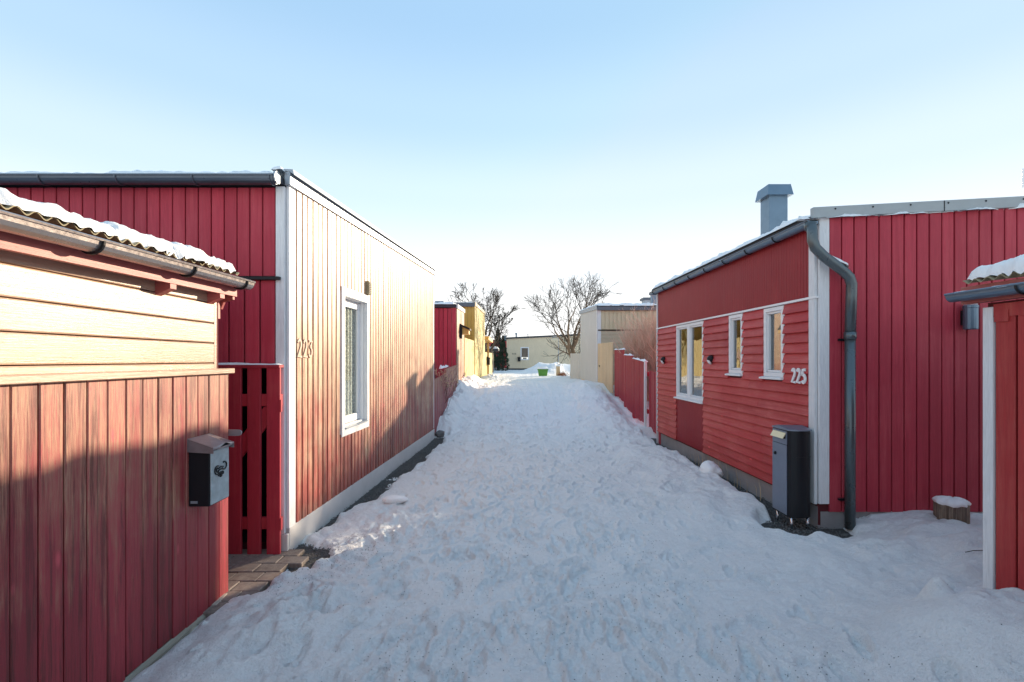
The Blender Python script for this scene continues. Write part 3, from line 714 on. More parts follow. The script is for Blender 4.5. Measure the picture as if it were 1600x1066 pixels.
lid.poly([(-.012, -.155, 1.07), (.038, -.165, 1.066), (.152, -.165, 1.066), (.202, -.155, 1.07), (.202, -.152, 1.058), (.152, -.160, 1.054), (.038, -.160, 1.054), (-.012, -.152, 1.058)], [(0, 1, 6, 7), (1, 2, 5, 6), (2, 3, 4, 5)])
lid.build('lid', M['roof_steel'], mbx, FM, recalc=False)
em = MB()
def arc3(cx, cz, r, a0, a1, n=10): return [(cx+r*math.cos(R(a0+(a1-a0)*i/n)), -.134, cz+r*math.sin(R(a0+(a1-a0)*i/n))) for i in range(n+1)]
for q in (arc3(.062, .92, .026, 60, 320), arc3(.066, .92, .013, 90, 300), arc3(.132, .935, .024, -150, 120), [(.07, -.134, .925), (.095, -.134, .935), (.125, -.134, .93)], [(.07, -.134, .912), (.095, -.134, .92), (.125, -.134, .915)], arc3(.097, .885, .012, 0, 340), arc3(.078, .89, .008, 0, 340), arc3(.116, .893, .008, 0, 340), [(.097, -.134, .87), (.097, -.134, .905)]):
    em.tube(q, .0045, 5)
em.build('posthorn_ornament', M['black'], mbx, FM, smooth=True)
MB().box(-.0035, -.055, .735, 0, -.015, .75).build('maker_sticker', M['zinc_l'], mbx, FM)

# paving at the gate
pv = MB().box(-2.95, 2.9, -.08, -1.9, 3.86, -.035).build('paving', M['gravel'], None); tag(pv, None, None, kind='structure')
me_p = MB().box(-.100, -.068, 0, .100, .068, .05).mesh('paver', M['paver'], bevel=.005)
for j in range(7):
    for i in range(6):
        x = -2.9+i*.205+(.1 if j % 2 else 0); y = 2.97+j*.142
        if y > 3.84: continue
        inst('paver', me_p, pv, T3(x, y, -.05+random.uniform(0, .008)) @ RZ(random.uniform(-.02, .02)) @ RX(random.uniform(-.02, .02)))

# ================================================================== RIGHT HOUSE (225)
RH = thing('wooden_house', 'red house numbered 225 with clapboard side, three white windows and grey downpipe', 'house', (2.92, 4.457, 0))
FR, LR = frame((rw_x(9.04), 9.04), (rw_x(4.457), 4.457))
ud = lambda d: LR*(9.04-d)/(9.04-4.457)
opA = (ud(8.03), ud(6.95), .96, 2.185); opB = (ud(6.165), ud(5.815), 1.42, 2.185); opC = (ud(5.34), ud(4.965), 1.41, 2.185)
rs = wall_backing(FR, LR, .18, 2.93, M['red_dark'], RH, [opA, opB, opC], name='side_wall')
MB().box(0, .004, -.3, LR, .15, .21).build('plinth', M['concrete'], RH, FR)
pit = .1045; k = 0; z = .205
hm = {}
while z < 2.18:
    ht = min(pit+.008, 2.19-z)
    ints = [(.05, LR-.088)]
    for (a, b, c, d) in (opB, opC, (opA[0], opA[1], 0, 2.3)):
        if z+pit*.5 > c-.03 and z < d: ints = [s for (lo, hi) in ints for s in ((lo, min(hi, a)), (max(lo, b), hi)) if s[1]-s[0] > .03]
    for lo, hi in ints:
        cuts = [lo]
        if hi-lo > 1.3: cuts.append(lo+random.uniform(.4, hi-lo-.4))
        cuts.append(hi)
        for a, b in zip(cuts[:-1], cuts[1:]):
            me = hm.setdefault(round(ht, 3), hboard_mesh(ht, .006, M['red_h'], tilt=.028))
            inst('clapboard', me, rs, FR @ T3(a+.001, -random.uniform(.0, .002), z) @ Matrix.Diagonal((b-a-.002, 1, 1, 1)))
    z += pit
# upper panel as vertical grooved sheets
npan = 4
for i in range(npan):
    a = .05+i*(LR-.14)/npan; b = .05+(i+1)*(LR-.14)/npan; mb = MB(); m_ = int((b-a)/.045)
    for j in range(m_): mb.box(a+j*(b-a)/m_+.002, -.014, 2.215, a+(j+1)*(b-a)/m_-.002, -.004, 2.92)
    mb.box(a, -.009, 2.215, b, 0, 2.92); mb.build('grooved_panel', M['red_panel'], rs, FR)
MB().box(.0, -.036, 2.192, LR+.02, 0, 2.214).build('drip_moulding', M['white'], RH, FR)
pb = MB(); a, b = opA[0]+.02, opA[1]-.0
for j in range(24): pb.box(a+j*(b-a)/24+.002, -.012, .205, a+(j+1)*(b-a)/24-.002, -.002, .95)
pb.box(a, -.008, .205, b, 0, .95); pb.build('panel_under_window', M['red_panel'], rs, FR)
MB().box(LR-.085, -.03, .20, LR+.001, 0, 2.93).build('corner_trim', M['white_trim'], RH, FR, bevel=.003)
MB().box(0, -.03, -.1, .045, 0, 2.93).build('corner_trim', M['white_trim'], RH, FR, bevel=.003)
def rwin(op, mull=None, tilt=0):
    a, b, c, d = op; mb = MB(); f = .045
    for q in ((a, c, b, c+f), (a, d-f, b, d), (a, c+f, a+f, d-f), (b-f, c+f, b, d-f)): mb.box(q[0]+.001, -.022, q[1], q[2]-.001, .06, q[3])
    if mull: mb.box(mull-.05, -.02, c+f, mull+.05, .06, d-f)
    wdw = mb.build('window', M['white'], RH, FR, bevel=.003)
    panes = [(a+f, b-f)] if not mull else [(a+f, mull-.05), (mull+.05, b-f)]
    for pa, pb_ in panes:
        s = MB(); t = .028
        for q in ((pa, c+f, pb_, c+f+t), (pa, d-f-t, pb_, d-f), (pa, c+f+t, pa+t, d-f-t), (pb_-t, c+f+t, pb_, d-f-t)): s.box(q[0]+.002, -.006, q[1]+.002, q[2]-.002, .045, q[3]-.002)
        s.build('sash', M['white'], wdw, FR, bevel=.003)
        hw = (pb_-pa)/2-t+.004; MB().box(-hw, -.002, c+f+t-.01, hw, .002, d-f-t+.01).build('pane', M['glass'], wdw, FR @ T3((pa+pb_)/2, .018, 0) @ RZ(R(tilt)))
    MB().prism([(a-.03, -.06, c-.03), (a-.03, -.06, c-.012), (a-.03, .0, c+.002), (a-.03, 0, c-.03)], (b-a+.045, 0, 0)).build('sill', M['white'], wdw, FR)
    # scalloped edge blocks where the trim meets the laps
    zz = .205
    for k in range(30):
        if zz > c and zz < d: MB().box(b-.002, -.026, zz-.018, b+.016, 0, zz+.006).build('trim_block', M['white'], wdw, FR)
        zz += pit
    cu = MB(); m_ = 14
    for j in range(m_): cu.box(a-.1+(b-a+.2)*j/m_, .30+.015*(j % 2), c, a-.1+(b-a+.2)*(j+1)/m_, .305+.015*(j % 2), d)
    return wdw
rwin(opA, (opA[0]+opA[1])/2-.02); rwin(opB, tilt=-2.2); rwin(opC, tilt=-4.2)
MB().box(ud(6.98), .22, .8, ud(6.85), .26, 2.2).box(ud(8.1), .22, .8, ud(7.9), .26, 2.2).build('curtain', M['curtain'], RH, FR)
digits('225', RH, FR @ T3(ud(4.795), -.034, 1.36), .072, .145, M['white'], th=.012, stroke=.19, pitch=.080)
def dome_lamp(d, z):
    L_ = MB().lathe([(.052, 0), (.055, .02), (.048, .05), (.025, .072), (.004, .078)], 14).build('wall_lamp', M['black'], RH, FR @ T3(ud(d), -.012, z) @ RX(R(90)), smooth=True)
    MB().lathe([(.05, 0), (.05, .012), (.03, .03), (.004, .034)], 12).build('diffuser', M['white'], L_, FR @ T3(ud(d)-.012, -.045, z-.035) @ RX(R(125)) @ RY(R(-20)), smooth=True)
dome_lamp(8.62, 1.60); dome_lamp(6.66, 1.61)
# front facade
FQ, LQ = frame((2.922, 4.457), (10.5, 4.457))
zq = lambda u: 2.95+.052*u
fq = wall_backing(FQ, LQ, .0, zq, M['red_dark'], RH, name='front_wall', ins=.005)
vboards(fq, FQ, .098, 4.8, .1205, .135, lambda u: zq(u)+.02, M['red_facade'], gap=.012, th=.024)
joined_boards(fq, FQ, 4.81, LQ, .1205, .135, zq, M['red_facade'])
MB().box(0, -.030, .21, .098, 0, 2.96).build('corner_trim', M['white_trim'], RH, FQ, bevel=.003)
MB().box(.03, -.005, -.2, LQ, .02, .13).build('front_plinth', M['concrete'], RH, FQ)
vr = MB().prism([(-.07, 0, 2.955), (LQ, 0, zq(LQ)+.01), (LQ, 0, zq(LQ)+.12), (-.07, 0, 3.058)], (0, -.05, 0)).build('verge_flashing', M['fascia_m'], RH, FQ, bevel=.004)
MB().box(1.18, -.0535, 3.02, 1.186, -.0505, 3.12).build('joint', M['black'], vr, FQ)
for i in range(14): inst('rivet', mer, vr, FQ @ T3(.14+i*.36, -.052, 3.035+.052*(.14+i*.36)) @ RX(R(90)) @ Matrix.Diagonal((1.2, 1.2, 1, 1)))
snow_slab(vr, FQ @ RY(-math.atan(.052)) @ T3(-.06, -.062, 2.945), 3.6, .06, .022, 'snow_strip', res=.02, edge=.02, seed=5, amp=.8)
for a, b in ((9.04, 10.5),):
    Fk, Lk = frame((10.5, 9.04), (rw_x(9.04), 9.04)); wall_backing(Fk, Lk, -.1, lambda u: 3.34-.052*u, M['red_facade'], RH, name='rear_wall')
Fk, Lk = frame((10.5, 4.457), (10.5, 9.04)); wall_backing(Fk, Lk, -.1, 3.33, M['red_facade'], RH, name='end_wall')
rr_ = MB().prism([(2.83, 4.46, 2.945), (10.6, 4.46, 3.35), (10.6, 9.12, 3.35), (2.70, 9.12, 2.945)], (0, 0, .035)).build('roof', M['roofing'], RH)
snow_slab(rr_, T3(2.80, 4.47, 2.978) @ RZ(R(1.45)) @ RY(-math.atan(.0515)), 7.7, 4.6, .055, seed=6, res=.06, edge=.05, rag=.0, amp=.5)
Fg = FR @ T3(-.12, -.075, 2.925)
g3 = half_gutter(MB(), LR+.17, .052).build('gutter', M['zinc'], RH, Fg)
for i in range(9):
    MB().tube([(0, .058*math.cos(t), .058*math.sin(t)) for t in [math.pi+math.pi*k/8 for k in range(9)]], .006, 5).build('gutter_bracket', M['black'], g3, Fg @ T3(.18+i*.57, 0, 0))
snow_slab(g3, Fg @ T3(.0, -.045, -.002), LR+.1, .09, .016, 'snow_strip', res=.03, edge=.03, seed=15, amp=.8)
# downpipe
dp = [(2.80, 4.36, 2.88), (2.80, 4.34, 2.80), (2.795, 4.33, 2.72), (2.82, 4.33, 2.65), (2.90, 4.33, 2.57), (3.08, 4.33, 2.435), (3.14, 4.33, 2.375), (3.165, 4.335, 2.31), (3.17, 4.345, 2.2), (3.17, 4.36, 1.83)]
dpo = MB().tube(dp, .046, 14).build('downpipe', M['pipe'], RH, smooth=True)
MB().tube([(3.17, 4.36, 1.84), (3.17, 4.362, .0)], .044, 14).build('pipe_section', M['pipe'], dpo, smooth=True)
MB().tube([(3.17, 4.36, 1.86), (3.17, 4.36, 1.79)], .051, 14).build('pipe_collar', M['pipe'], dpo, smooth=True)
MB().lathe([(.047, -.02), (.052, .02), (.052, .05)], 14).build('pipe_inlet', M['pipe'], dpo, T3(2.80, 4.375, 2.85), smooth=True)
for z in (1.78, .25): MB().box(3.10, 4.40, z, 3.24, 4.434, z+.02).build('pipe_clip', M['black'], dpo)
snow_slab(dpo, T3(2.86, 4.31, 2.655) @ RY(R(37)), .32, .05, .022, 'snow_strip', res=.02, edge=.025, seed=3)
# chimney
ch = MB().box(3.31, 6.0, 2.95, 3.55, 6.22, 3.78).build('chimney', M['zinc'], RH, bevel=.004)
MB().poly([(3.262, 5.952, 3.735), (3.598, 5.952, 3.735), (3.598, 6.268, 3.735), (3.262, 6.268, 3.735), (3.285, 5.975, 3.875), (3.575, 5.975, 3.875), (3.575, 6.245, 3.875), (3.285, 6.245, 3.875)],
    [(0, 3, 2, 1), (4, 5, 6, 7), (0, 1, 5, 4), (1, 2, 6, 5), (2, 3, 7, 6), (3, 0, 4, 7)]).build('chimney_hood', M['zinc'], ch)
MB().box(3.305, 5.995, 3.20, 3.555, 6.225, 3.215).build('chimney_seam', M['zinc'], ch)
for (x, z) in ((3.33, 3.17), (3.53, 3.17), (3.33, 3.25), (3.53, 3.25)): inst('rivet', mer, ch, T3(x, 5.998, z) @ RX(R(90)))
snow_slab(ch, T3(3.29, 5.98, 3.875), .28, .26, .014, 'snow_strip', res=.03, edge=.04, seed=8)
vt = MB().box(7.165, 6.5, 4.03, 7.45, 6.53, 4.30).build('roof_vent', M['white'], RH, bevel=.01)
MB().tube([(7.33, 6.56, 3.15), (7.33, 6.56, 4.04)], .05, 10).build('vent_pipe', M['white'], vt)
# cylinder lamp on the facade
cl = MB().lathe([(.052, 0), (.055, .01), (.055, .20), (.058, .205), (.058, .225), (.05, .23)], 16).build('wall_lamp', M['zinc'], RH, T3(4.31, 4.36, 1.885), smooth=False)
MB().box(4.28, 4.40, 1.93, 4.34, 4.433, 2.07).build('lamp_bracket', M['black'], cl)
MB().lathe([(.05, 0), (.048, .012), (.03, .022), (.002, .026)], 12).build('snow_cap', M['snow'], cl, T3(4.31, 4.36, 2.115), smooth=True)

# post box on a pedestal
pbx = thing('post_box', 'tall black freestanding post box with open letter flap at the corner of house 225', 'mailbox', (2.74, 4.55, 0))
def dshape(x0, x1, y0, y1, n=10, grow=0):
    # door side x0 flat, near side y0 bulging
    pts = [(x0-grow, y1+grow), (x0-grow, y0-grow)]
    for i in range(1, n):
        t = i/n; pts.append((x0+(x1-x0)*t, y0-grow-.045*math.sin(math.pi*t)**.7))
    pts += [(x1+grow, y0-grow), (x1+grow, y1+grow)]; return pts
px0, px1, py0, py1 = 2.625, 2.845, 4.44, 4.69
MB().prism([(x, y, .085) for x, y in dshape(px0, px1, py0, py1)], (0, 0, .83)).build('body', M['black'], pbx, smooth=False)
MB().prism([(x, y, .66) for x, y in dshape(px0+.003, px1, py0, py1, grow=.0025)], (0, 0, .006)).build('body_seam', M['black'], pbx)
lidp = dshape(px0, px1, py0, py1, grow=.008)
mb = MB(); mb.prism([(x, y, .915) for x, y in lidp], (0, 0, .012))
mb.poly([(x, y, .927) for x, y in lidp]+[(px0-.02, (py0+py1)/2, .955), (px1, (py0+py1)/2, .95)], [(i, i+1, len(lidp)+1 if i > 5 else len(lidp)) for i in range(len(lidp)-1)]+[(0, len(lidp), len(lidp)-1), (len(lidp)-1, len(lidp), len(lidp)+1), (6, len(lidp)+1, len(lidp))])
mb.build('lid', M['post_grey'], pbx, recalc=True)
dr = MB().box(px0-.010, py0+.004, .10, px0-.001, py1-.004, .77).build('door', M['post_grey'], pbx, bevel=.002)
MB().box(px0-.008, py0+.004, .776, px0-.001, py1-.004, .905).build('slot_frame', M['post_grey'], pbx)
MB().box(px0-.010, py0+.022, .83, px0-.006, py1-.02, .89).build('slot', M['dark_in'], pbx)
MB().prism([(px0-.006, py0+.018, .895), (px0-.04, py0+.018, .835), (px0-.036, py0+.018, .833), (px0-.003, py0+.018, .885)], (0, py1-py0-.036, 0)).build('letter_flap', M['brass'], pbx)
MB().lathe([(.016, 0), (.018, .006), (.012, .014), (.003, .016)], 12).build('lock_knob', M['black'], dr, T3(px0-.01, py1-.06, .665) @ RY(R(-90)), smooth=True)
for x, y in ((px0+.035, py0-.005), (px1-.03, py0-.005), (px0+.03, py1-.03), (px1-.03, py1-.03)):
    MB().tube([(x, y, -.06), (x, y, .09)], .013, 10).build('leg', M['chrome'], pbx, smooth=True)

# tree stump with snow
stx, sty = 3.98, 4.2
stz = surf(stx, sty)
sp = thing('tree_stump', 'low split tree stump capped with snow against the red facade of house 225', 'tree stump', (stx, sty, stz))
prof = []; mb = MB()
for i in range(26):
    a = 2*math.pi*i/26; r_ = .112*(1+.10*math.cos(3*a)+(.10 if i % 4 < 2 else -.04)); prof.append((r_*1.05*math.cos(a), r_*.9*math.sin(a)))
mb.prism([(x, y, -.08) for x, y in prof], (0, 0, .205)); mb.build('trunk', M['stump'], sp, T3(stx, sty, stz))
mb = MB(); n = 26
rings = [(1.03, .122), (1.08, .138), (.95, .158), (.6, .173), (.2, .180)]
mb.poly([(prof[i][0]*s, prof[i][1]*s, z+.006*math.sin(i*1.7)) for s, z in rings for i in range(n)], [(k*n+i, k*n+(i+1) % n, (k+1)*n+(i+1) % n, (k+1)*n+i) for k in range(4) for i in range(n)]+[tuple(range(4*n, 5*n))])
mb.build('snow_cap', M['snow'], sp, T3(stx, sty, stz), smooth=True)

# ------------------------------------------------------------------ right foreground shed
SR = thing('garden_shed', 'red board shed with white corner board and snowy roof at the right edge', 'shed', (2.94, 2.9, 0))
FG, LG = frame((2.975, 2.90), (2.99, -1.6))
sbk = wall_backing(FG, LG, -.1, 1.955, M['red_dark'], SR, name='side_wall', th=.08)
vboards(sbk, FG, .062, LG, .124, .05, 1.94, M['red_shed'], gap=.012, th=.022)
MB().box(0, -.035, .0, .062, .0, 1.925).build('corner_trim', M['white_trim'], SR, FG, bevel=.003)
MB().box(.062, -.03, 1.86, LG, -.0225, 1.94).box(.07, -.034, 1.83, .15, -.0235, 1.90).build('top_rail', M['red_shed'], SR, FG)
MB().box(-.12, -.055, 1.96, LG, -.0, 2.07).build('fascia', M['pink'], SR, FG)
Fh, Lh = frame((6.0, 2.895), (2.985, 2.895)); wall_backing(Fh, Lh, -.1, 1.95, M['red_shed'], SR, name='end_wall', th=.06)
g4 = half_gutter(MB(), LG+.12, .045).build('gutter', M['zinc'], SR, FG @ T3(-.13, -.105, 2.02))
for i in range(6): MB().tube([(0, .05*math.cos(t), .05*math.sin(t)) for t in [math.pi+math.pi*k/8 for k in range(9)]], .006, 5).build('gutter_bracket', M['black'], g4, FG @ T3(.30+i*.7, -.105, 2.02))
snow_slab(g4, FG @ T3(-.11, -.14, 2.02), 2.6, .07, .014, 'snow_strip', res=.02, edge=.03, seed=21, amp=.8)
c2 = corrugated(SR, FG @ T3(-.06, -.10, 2.095), LG, 1.6, slope=.12)
snow_slab(c2, FG @ T3(-.05, -.10, 2.112), LG-.1, 1.5, .075, seed=33, res=.0125, edge=.085, wave=.076, slope=.12, amp=.2, rag=.02)

# ================================================================== BEHIND THE RIGHT HOUSE
# stepped red fence with a white post
sf = thing('stepped_fence', 'red board fence stepping up the slope between house 225 and the tan gate', 'fence', (2.84, 10.0, 0))
def fence_run(parent, p0, p1, z0, z1, zt0, zt1, mat, pitch=.11, gap=.01, th=.022, name='board', rails=True):
    """outside (-y of frame) faces the path"""
    F, L = frame(p0, p1); n = max(1, round(L/pitch)); p = L/n; me = board_mesh(p-gap, th, mat, name)
    for i in range(n):
        t = (i+.5)/n; lo = z0+(z1-z0)*t+random.uniform(-.015, .015); hi = zt0+(zt1-zt0)*t
        inst(name, me, parent, F @ T3(p*(i+.5), random.uniform(-.006, 0), lo) @ Matrix.Diagonal((1, 1, hi-lo, 1)))
    if rails:
        for f in (.2, .8):
            za = z0+(zt0-z0)*f; zb = z1+(zt1-z1)*f
            MB().prism([(0, .001, za-.045), (L, .001, zb-.045), (L, .001, zb+.045), (0, .001, za+.045)], (0, .04, 0)).build('rail', mat, parent, F)
    return F, L
fxr = lambda y: 2.86-.005*(y-10)
def seg(ya, yb, zb0, zb1, zt0, zt1, post=True):
    # left as seen from the path is the far end
    fence_run(sf, (fxr(yb), yb), (fxr(ya), ya), zb1, zb0, zt1, zt0, M['red_v'], gap=.026)
    if post: MB().box(fxr(yb)-.01, yb-.05, zb1-.3, fxr(yb)+.08, yb+.04, zt1+.01).build('post', M['red_v'], sf)
    snow_slab(sf, T3(fxr(ya)-.03, ya, zt0) @ RZ(R(90)) @ RY(-math.atan((zt1-zt0)/(yb-ya))) @ T3(.02, -.06, -.004), yb-ya-.04, .07, .025, 'snow_strip', res=.03, edge=.03, seed=int(ya*3), amp=.9, rag=.0)
seg(9.98, 11.15, .20, .24, 1.55, 1.635)
seg(11.15, 12.0, .30, .42, 1.70, 1.72)
seg(12.0, 13.1, .48, .66, 1.86, 1.88)
MB().box(2.785, 9.915, -.05, 2.835, 9.975, 1.57).build('white_post', M['white_trim'], sf, bevel=.004)
fence_run(sf, (2.90, 9.90), (2.87, 9.12), .10, .10, 1.36, 1.34, M['red_v'])
# tan gate
tg = thing('board_gate', 'tall tan wooden board gate next to the grey white house beyond the stepped red fence', 'gate', (2.81, 14.3, .6))
fence_run(tg, (2.80, 15.5), (2.80, 13.14), .74, .62, 2.13, 2.10, M['tan_wood'], pitch=.14, gap=.006)
MB().box(2.765, 15.12, 1.35, 2.785, 15.16, 1.42).tube([(2.77, 15.14, 1.39), (2.74, 15.14, 1.39), (2.74, 15.05, 1.39)], .01, 6).build('handle', M['black'], tg)
# grey white house
GH = thing('wooden_house', 'pale grey and cream house with blue grey chimney, beyond the tan gate', 'house', (2.80, 15.6, .7))
F_, L_ = frame((2.80, 19.7), (2.80, 15.6)); wall_backing(F_, L_, .78, lambda u: 3.56-.055*u, M['greywhite'], GH, name='side_wall')
joined_boards(GH, F_, 0.02, L_-.1, .12, .80, lambda u: 3.55-.055*u, M['greywhite'], gap=.006, th=.014)
MB().box(.3, -.01, .45, L_, .05, .79).build('plinth', M['tan_wood'], GH, F_)
MB().box(L_-.09, -.03, .8, L_+.001, 0, 3.33).build('corner_trim', M['white_trim'], GH, F_)
MB().prism([(-.1, 0, 3.54), (L_+.06, 0, 3.30), (L_+.06, 0, 3.44), (-.1, 0, 3.68)], (0, -.06, 0)).build('verge_flashing', M['zinc_l'], GH, F_)
F_, L_ = frame((2.80, 15.6), (9.5, 15.6)); fw = wall_backing(F_, L_, .5, 3.3, M['red_dark'], GH, name='front_wall')
MB().box(0, -.006, .5, L_, 0, 3.3).build('boarding', M['cream_v'], fw, F_)
vboards(fw, F_, .1, 4.6, .135, 2.62, 3.24, M['cream_v'], gap=.012, th=.024)
hb = hboard_mesh(.155, .012, M['beige_h'], tilt=.014)
z = .8
while z < 2.5: inst('clapboard', hb, fw, F_ @ T3(.1, -.006, z) @ Matrix.Diagonal((4.5, 1, 1, 1))); z += .15
MB().box(0, -.05, 2.575, 5, 0, 2.61).build('drip_strip', M['black'], GH, F_)
MB().box(0, -.03, .8, .10, -.0, 3.33).build('corner_trim', M['white_trim'], GH, F_)
MB().box(-.04, -.12, 3.26, L_, 0, 3.38).build('eave_fascia', M['gutter'], GH, F_)
F_, L_ = frame((9.5, 19.7), (2.80, 19.7)); wall_backing(F_, L_, .5, 3.5, M['greywhite'], GH, name='rear_wall')
rf = MB().prism([(2.76, 15.5, 3.34), (2.76, 19.8, 3.58), (2.76, 19.8, 3.67), (2.76, 15.5, 3.43)], (6.8, 0, 0)).build('roof', M['roofing'], GH)
snow_slab(rf, T3(2.74, 15.48, 3.41) @ RX(.055), 6.8, 4.3, .08, seed=40, res=.08, edge=.06)
c = MB().box(5.05, 18.0, 3.4, 5.48, 18.4, 3.93).build('chimney', M['zinc_l'], GH); MB().box(4.99, 17.94, 3.93, 5.54, 18.46, 4.02).build('chimney_hood', M['gutter'], c)
c = MB().box(5.62, 18.1, 3.4, 5.74, 18.22, 3.86).build('vent_pipe', M['gutter'], GH)
c = MB().box(4.72, 15.9, 3.4, 5.0, 16.1, 3.85).build('chimney', M['zinc'], GH); MB().box(4.68, 15.86, 3.85, 5.04, 16.14, 3.92).build('chimney_hood', M['gutter'], c)
# pale fence beyond
pf = thing('pale_fence', 'short pale pinkish board fence in front of the forked bare tree', 'fence', (2.7, 20.3, .7))
F_, L_ = frame((2.48, 20.6), (2.95, 19.72)); fence_run(pf, (2.48, 20.6), (2.95, 19.72), .68, .68, 1.87, 1.86, M['greywhite'], pitch=.12)
fence_run(pf, (2.48, 20.6), (2.9, 24), .68, .68, 1.87, 1.87, M['greywhite'], pitch=.14)

# ------------------------------------------------------------------ trees and bushes
def grow(seed, trunks, depth=6, up=.25, r0=.12, l0=1.3, spread=.55, mbig=None, msmall=None, twigr=.011, shrink=.78, nk=(2, 3)):
    r = random.Random(seed)
    def branch(p, d, L, rad, lev):
        n = 3; path = [p.copy()]; dd = d.copy()
        for i in range(n):
            dd = (dd+Vector((r.gauss(0, .13), r.gauss(0, .13), r.gauss(0, .09)+up*.12))).normalized(); path.append(path[-1]+dd*L/n)
        r2 = max(twigr, rad*.66)
        big = rad > .028
        (mbig if big else msmall).tube(path, [rad+(r2-rad)*i/n for i in range(n+1)], 7 if rad > .05 else (4 if big else 3), cap=False)
        if lev == 0: return
        k = r.randint(*nk)
        for j in range(k):
            ax = Vector((r.gauss(0, 1), r.gauss(0, 1), r.gauss(0, .6))).normalized()
            nd = (dd+ax*spread*r.uniform(.5, 1.2)+Vector((0, 0, up*.35))).normalized()
            branch(path[-1], nd, L*r.uniform(shrink-.14, shrink+.08), r2*r.uniform(.72, .95), lev-1)
        for s in path[1:-1]:
            if r.random() < .95:
                ax = Vector((r.gauss(0, 1), r.gauss(0, 1), r.gauss(.1, .6))).normalized()
                branch(s.copy(), (dd*.6+ax*.9).normalized(), L*r.uniform(.5, .75), r2*.5, max(0, lev-(2 if lev < 4 else 3)))
    for (p, d, L, rad) in trunks: branch(Vector(p), Vector(d).normalized(), L, rad, depth)
def tree(name, label, loc, seed, trunks, group=None, bark='bark', **kw):
    t = thing(name, label, 'tree', loc, group=group); a = MB(); b = MB(); grow(seed, trunks, mbig=a, msmall=b, **kw)
    Mx = T3(*loc); a.build('trunk', M[bark], t, Mx, smooth=True, recalc=False)
    b.build('crown', M['bark'], t, Mx, smooth=True, recalc=False); return t
tree('bare_tree', 'large forked bare tree behind the pale grey house, its crown right of the far house', (3.45, 25.6, .6), 18,
     [((0, 0, 0), (-.40, 0, 1), 1.68, .13), ((.18, .1, 0), (.0, .1, 1), 1.68, .15)], depth=6, r0=.13, spread=.62, up=.25, bark='bark_w', shrink=.76, twigr=.009)
tree('bare_tree', 'bare tree rising behind the yellow house on the left', (-2.15, 31.0, .6), 26,
     [((0, 0, 0), (-.03, 0, 1), 1.95, .16), ((.2, .1, .1), (.15, .1, 1), 1.4, .10), ((-.1, .1, .1), (-.3, 0, 1), 1.6, .11)], depth=6, spread=.6, up=.25, bark='bark_w', shrink=.73, twigr=.012)
def bush(name, label, loc, n, rx, ry, h, mat, seed, lean=.25, rad=.006, heads=None, sub=4, cat='bush'):
    r = random.Random(seed); t = thing(name, label, cat, loc); mb = MB(); hd = MB()
    for i in range(n):
        a = r.random()*6.283; q = math.sqrt(r.random()); x, y = rx*q*math.cos(a)*.55, ry*q*math.sin(a)*.55
        d = Vector((x*lean*1.6+r.gauss(0, .12), y*lean*1.6+r.gauss(0, .12), 1)).normalized(); H = h*r.uniform(.6, 1.0)*(1-.25*q)
        p = Vector((x, y, 0)); path = [p.copy()]
        for k in range(4):
            d = (d+Vector((r.gauss(0, .10), r.gauss(0, .10), .02))).normalized(); path.append(path[-1]+d*H/4)
        mb.tube(path, [rad*1.6, rad*1.3, rad, rad*.7, rad*.4], 3, cap=False)
        for s in range(sub):
            k = r.choice((1, 2, 2, 3, 3)); b = path[k]+(path[k+1]-path[k])*r.random() if k < 4 else path[4]
            e = (d+Vector((r.gauss(0, .55), r.gauss(0, .55), .2))).normalized()*H*r.uniform(.14, .34)
            mb.tube([b, b+e*.5+Vector((r.gauss(0, .015), r.gauss(0, .015), .01)), b+e], [rad*.7, rad*.5, rad*.3], 3, cap=False)
        if heads:
            for q_ in range(9):
                c = path[-1]+Vector((r.gauss(0, .02), r.gauss(0, .02), r.uniform(-.11, .02))); s = r.uniform(.008, .018)
                hd.poly([c+Vector((s, 0, 0)), c+Vector((-s, s, 0)), c+Vector((-s, -s, 0)), c+Vector((0, 0, 2*s))], [(0, 1, 2), (0, 1, 3), (1, 2, 3), (2, 0, 3)])
    Mx = T3(*loc); mb.build('stems', M[mat], t, Mx, recalc=False)
    if heads: hd.build('seed_heads', M[heads], t, Mx, recalc=False)
    return t
bush('garden_bush', 'dense tan leafless bush towering over the stepped red fence', (4.25, 12.8, .2), 1500, 1.35, 1.6, 3.0, 'twig', 3, rad=.0075, sub=6, lean=.12)
bush('seed_head_bush', 'small shrub with pale seed heads over the low red garden fence on the left', (-1.98, 10.9, .1), 90, .55, .7, 1.55, 'twig_r', 5, rad=.004, heads='seed', sub=4)
bush('dry_bush', 'thin reddish twigs against the second red house on the left', (-2.1, 12.6, .3), 50, .5, .4, 1.5, 'twig_r', 8, rad=.004, sub=5)

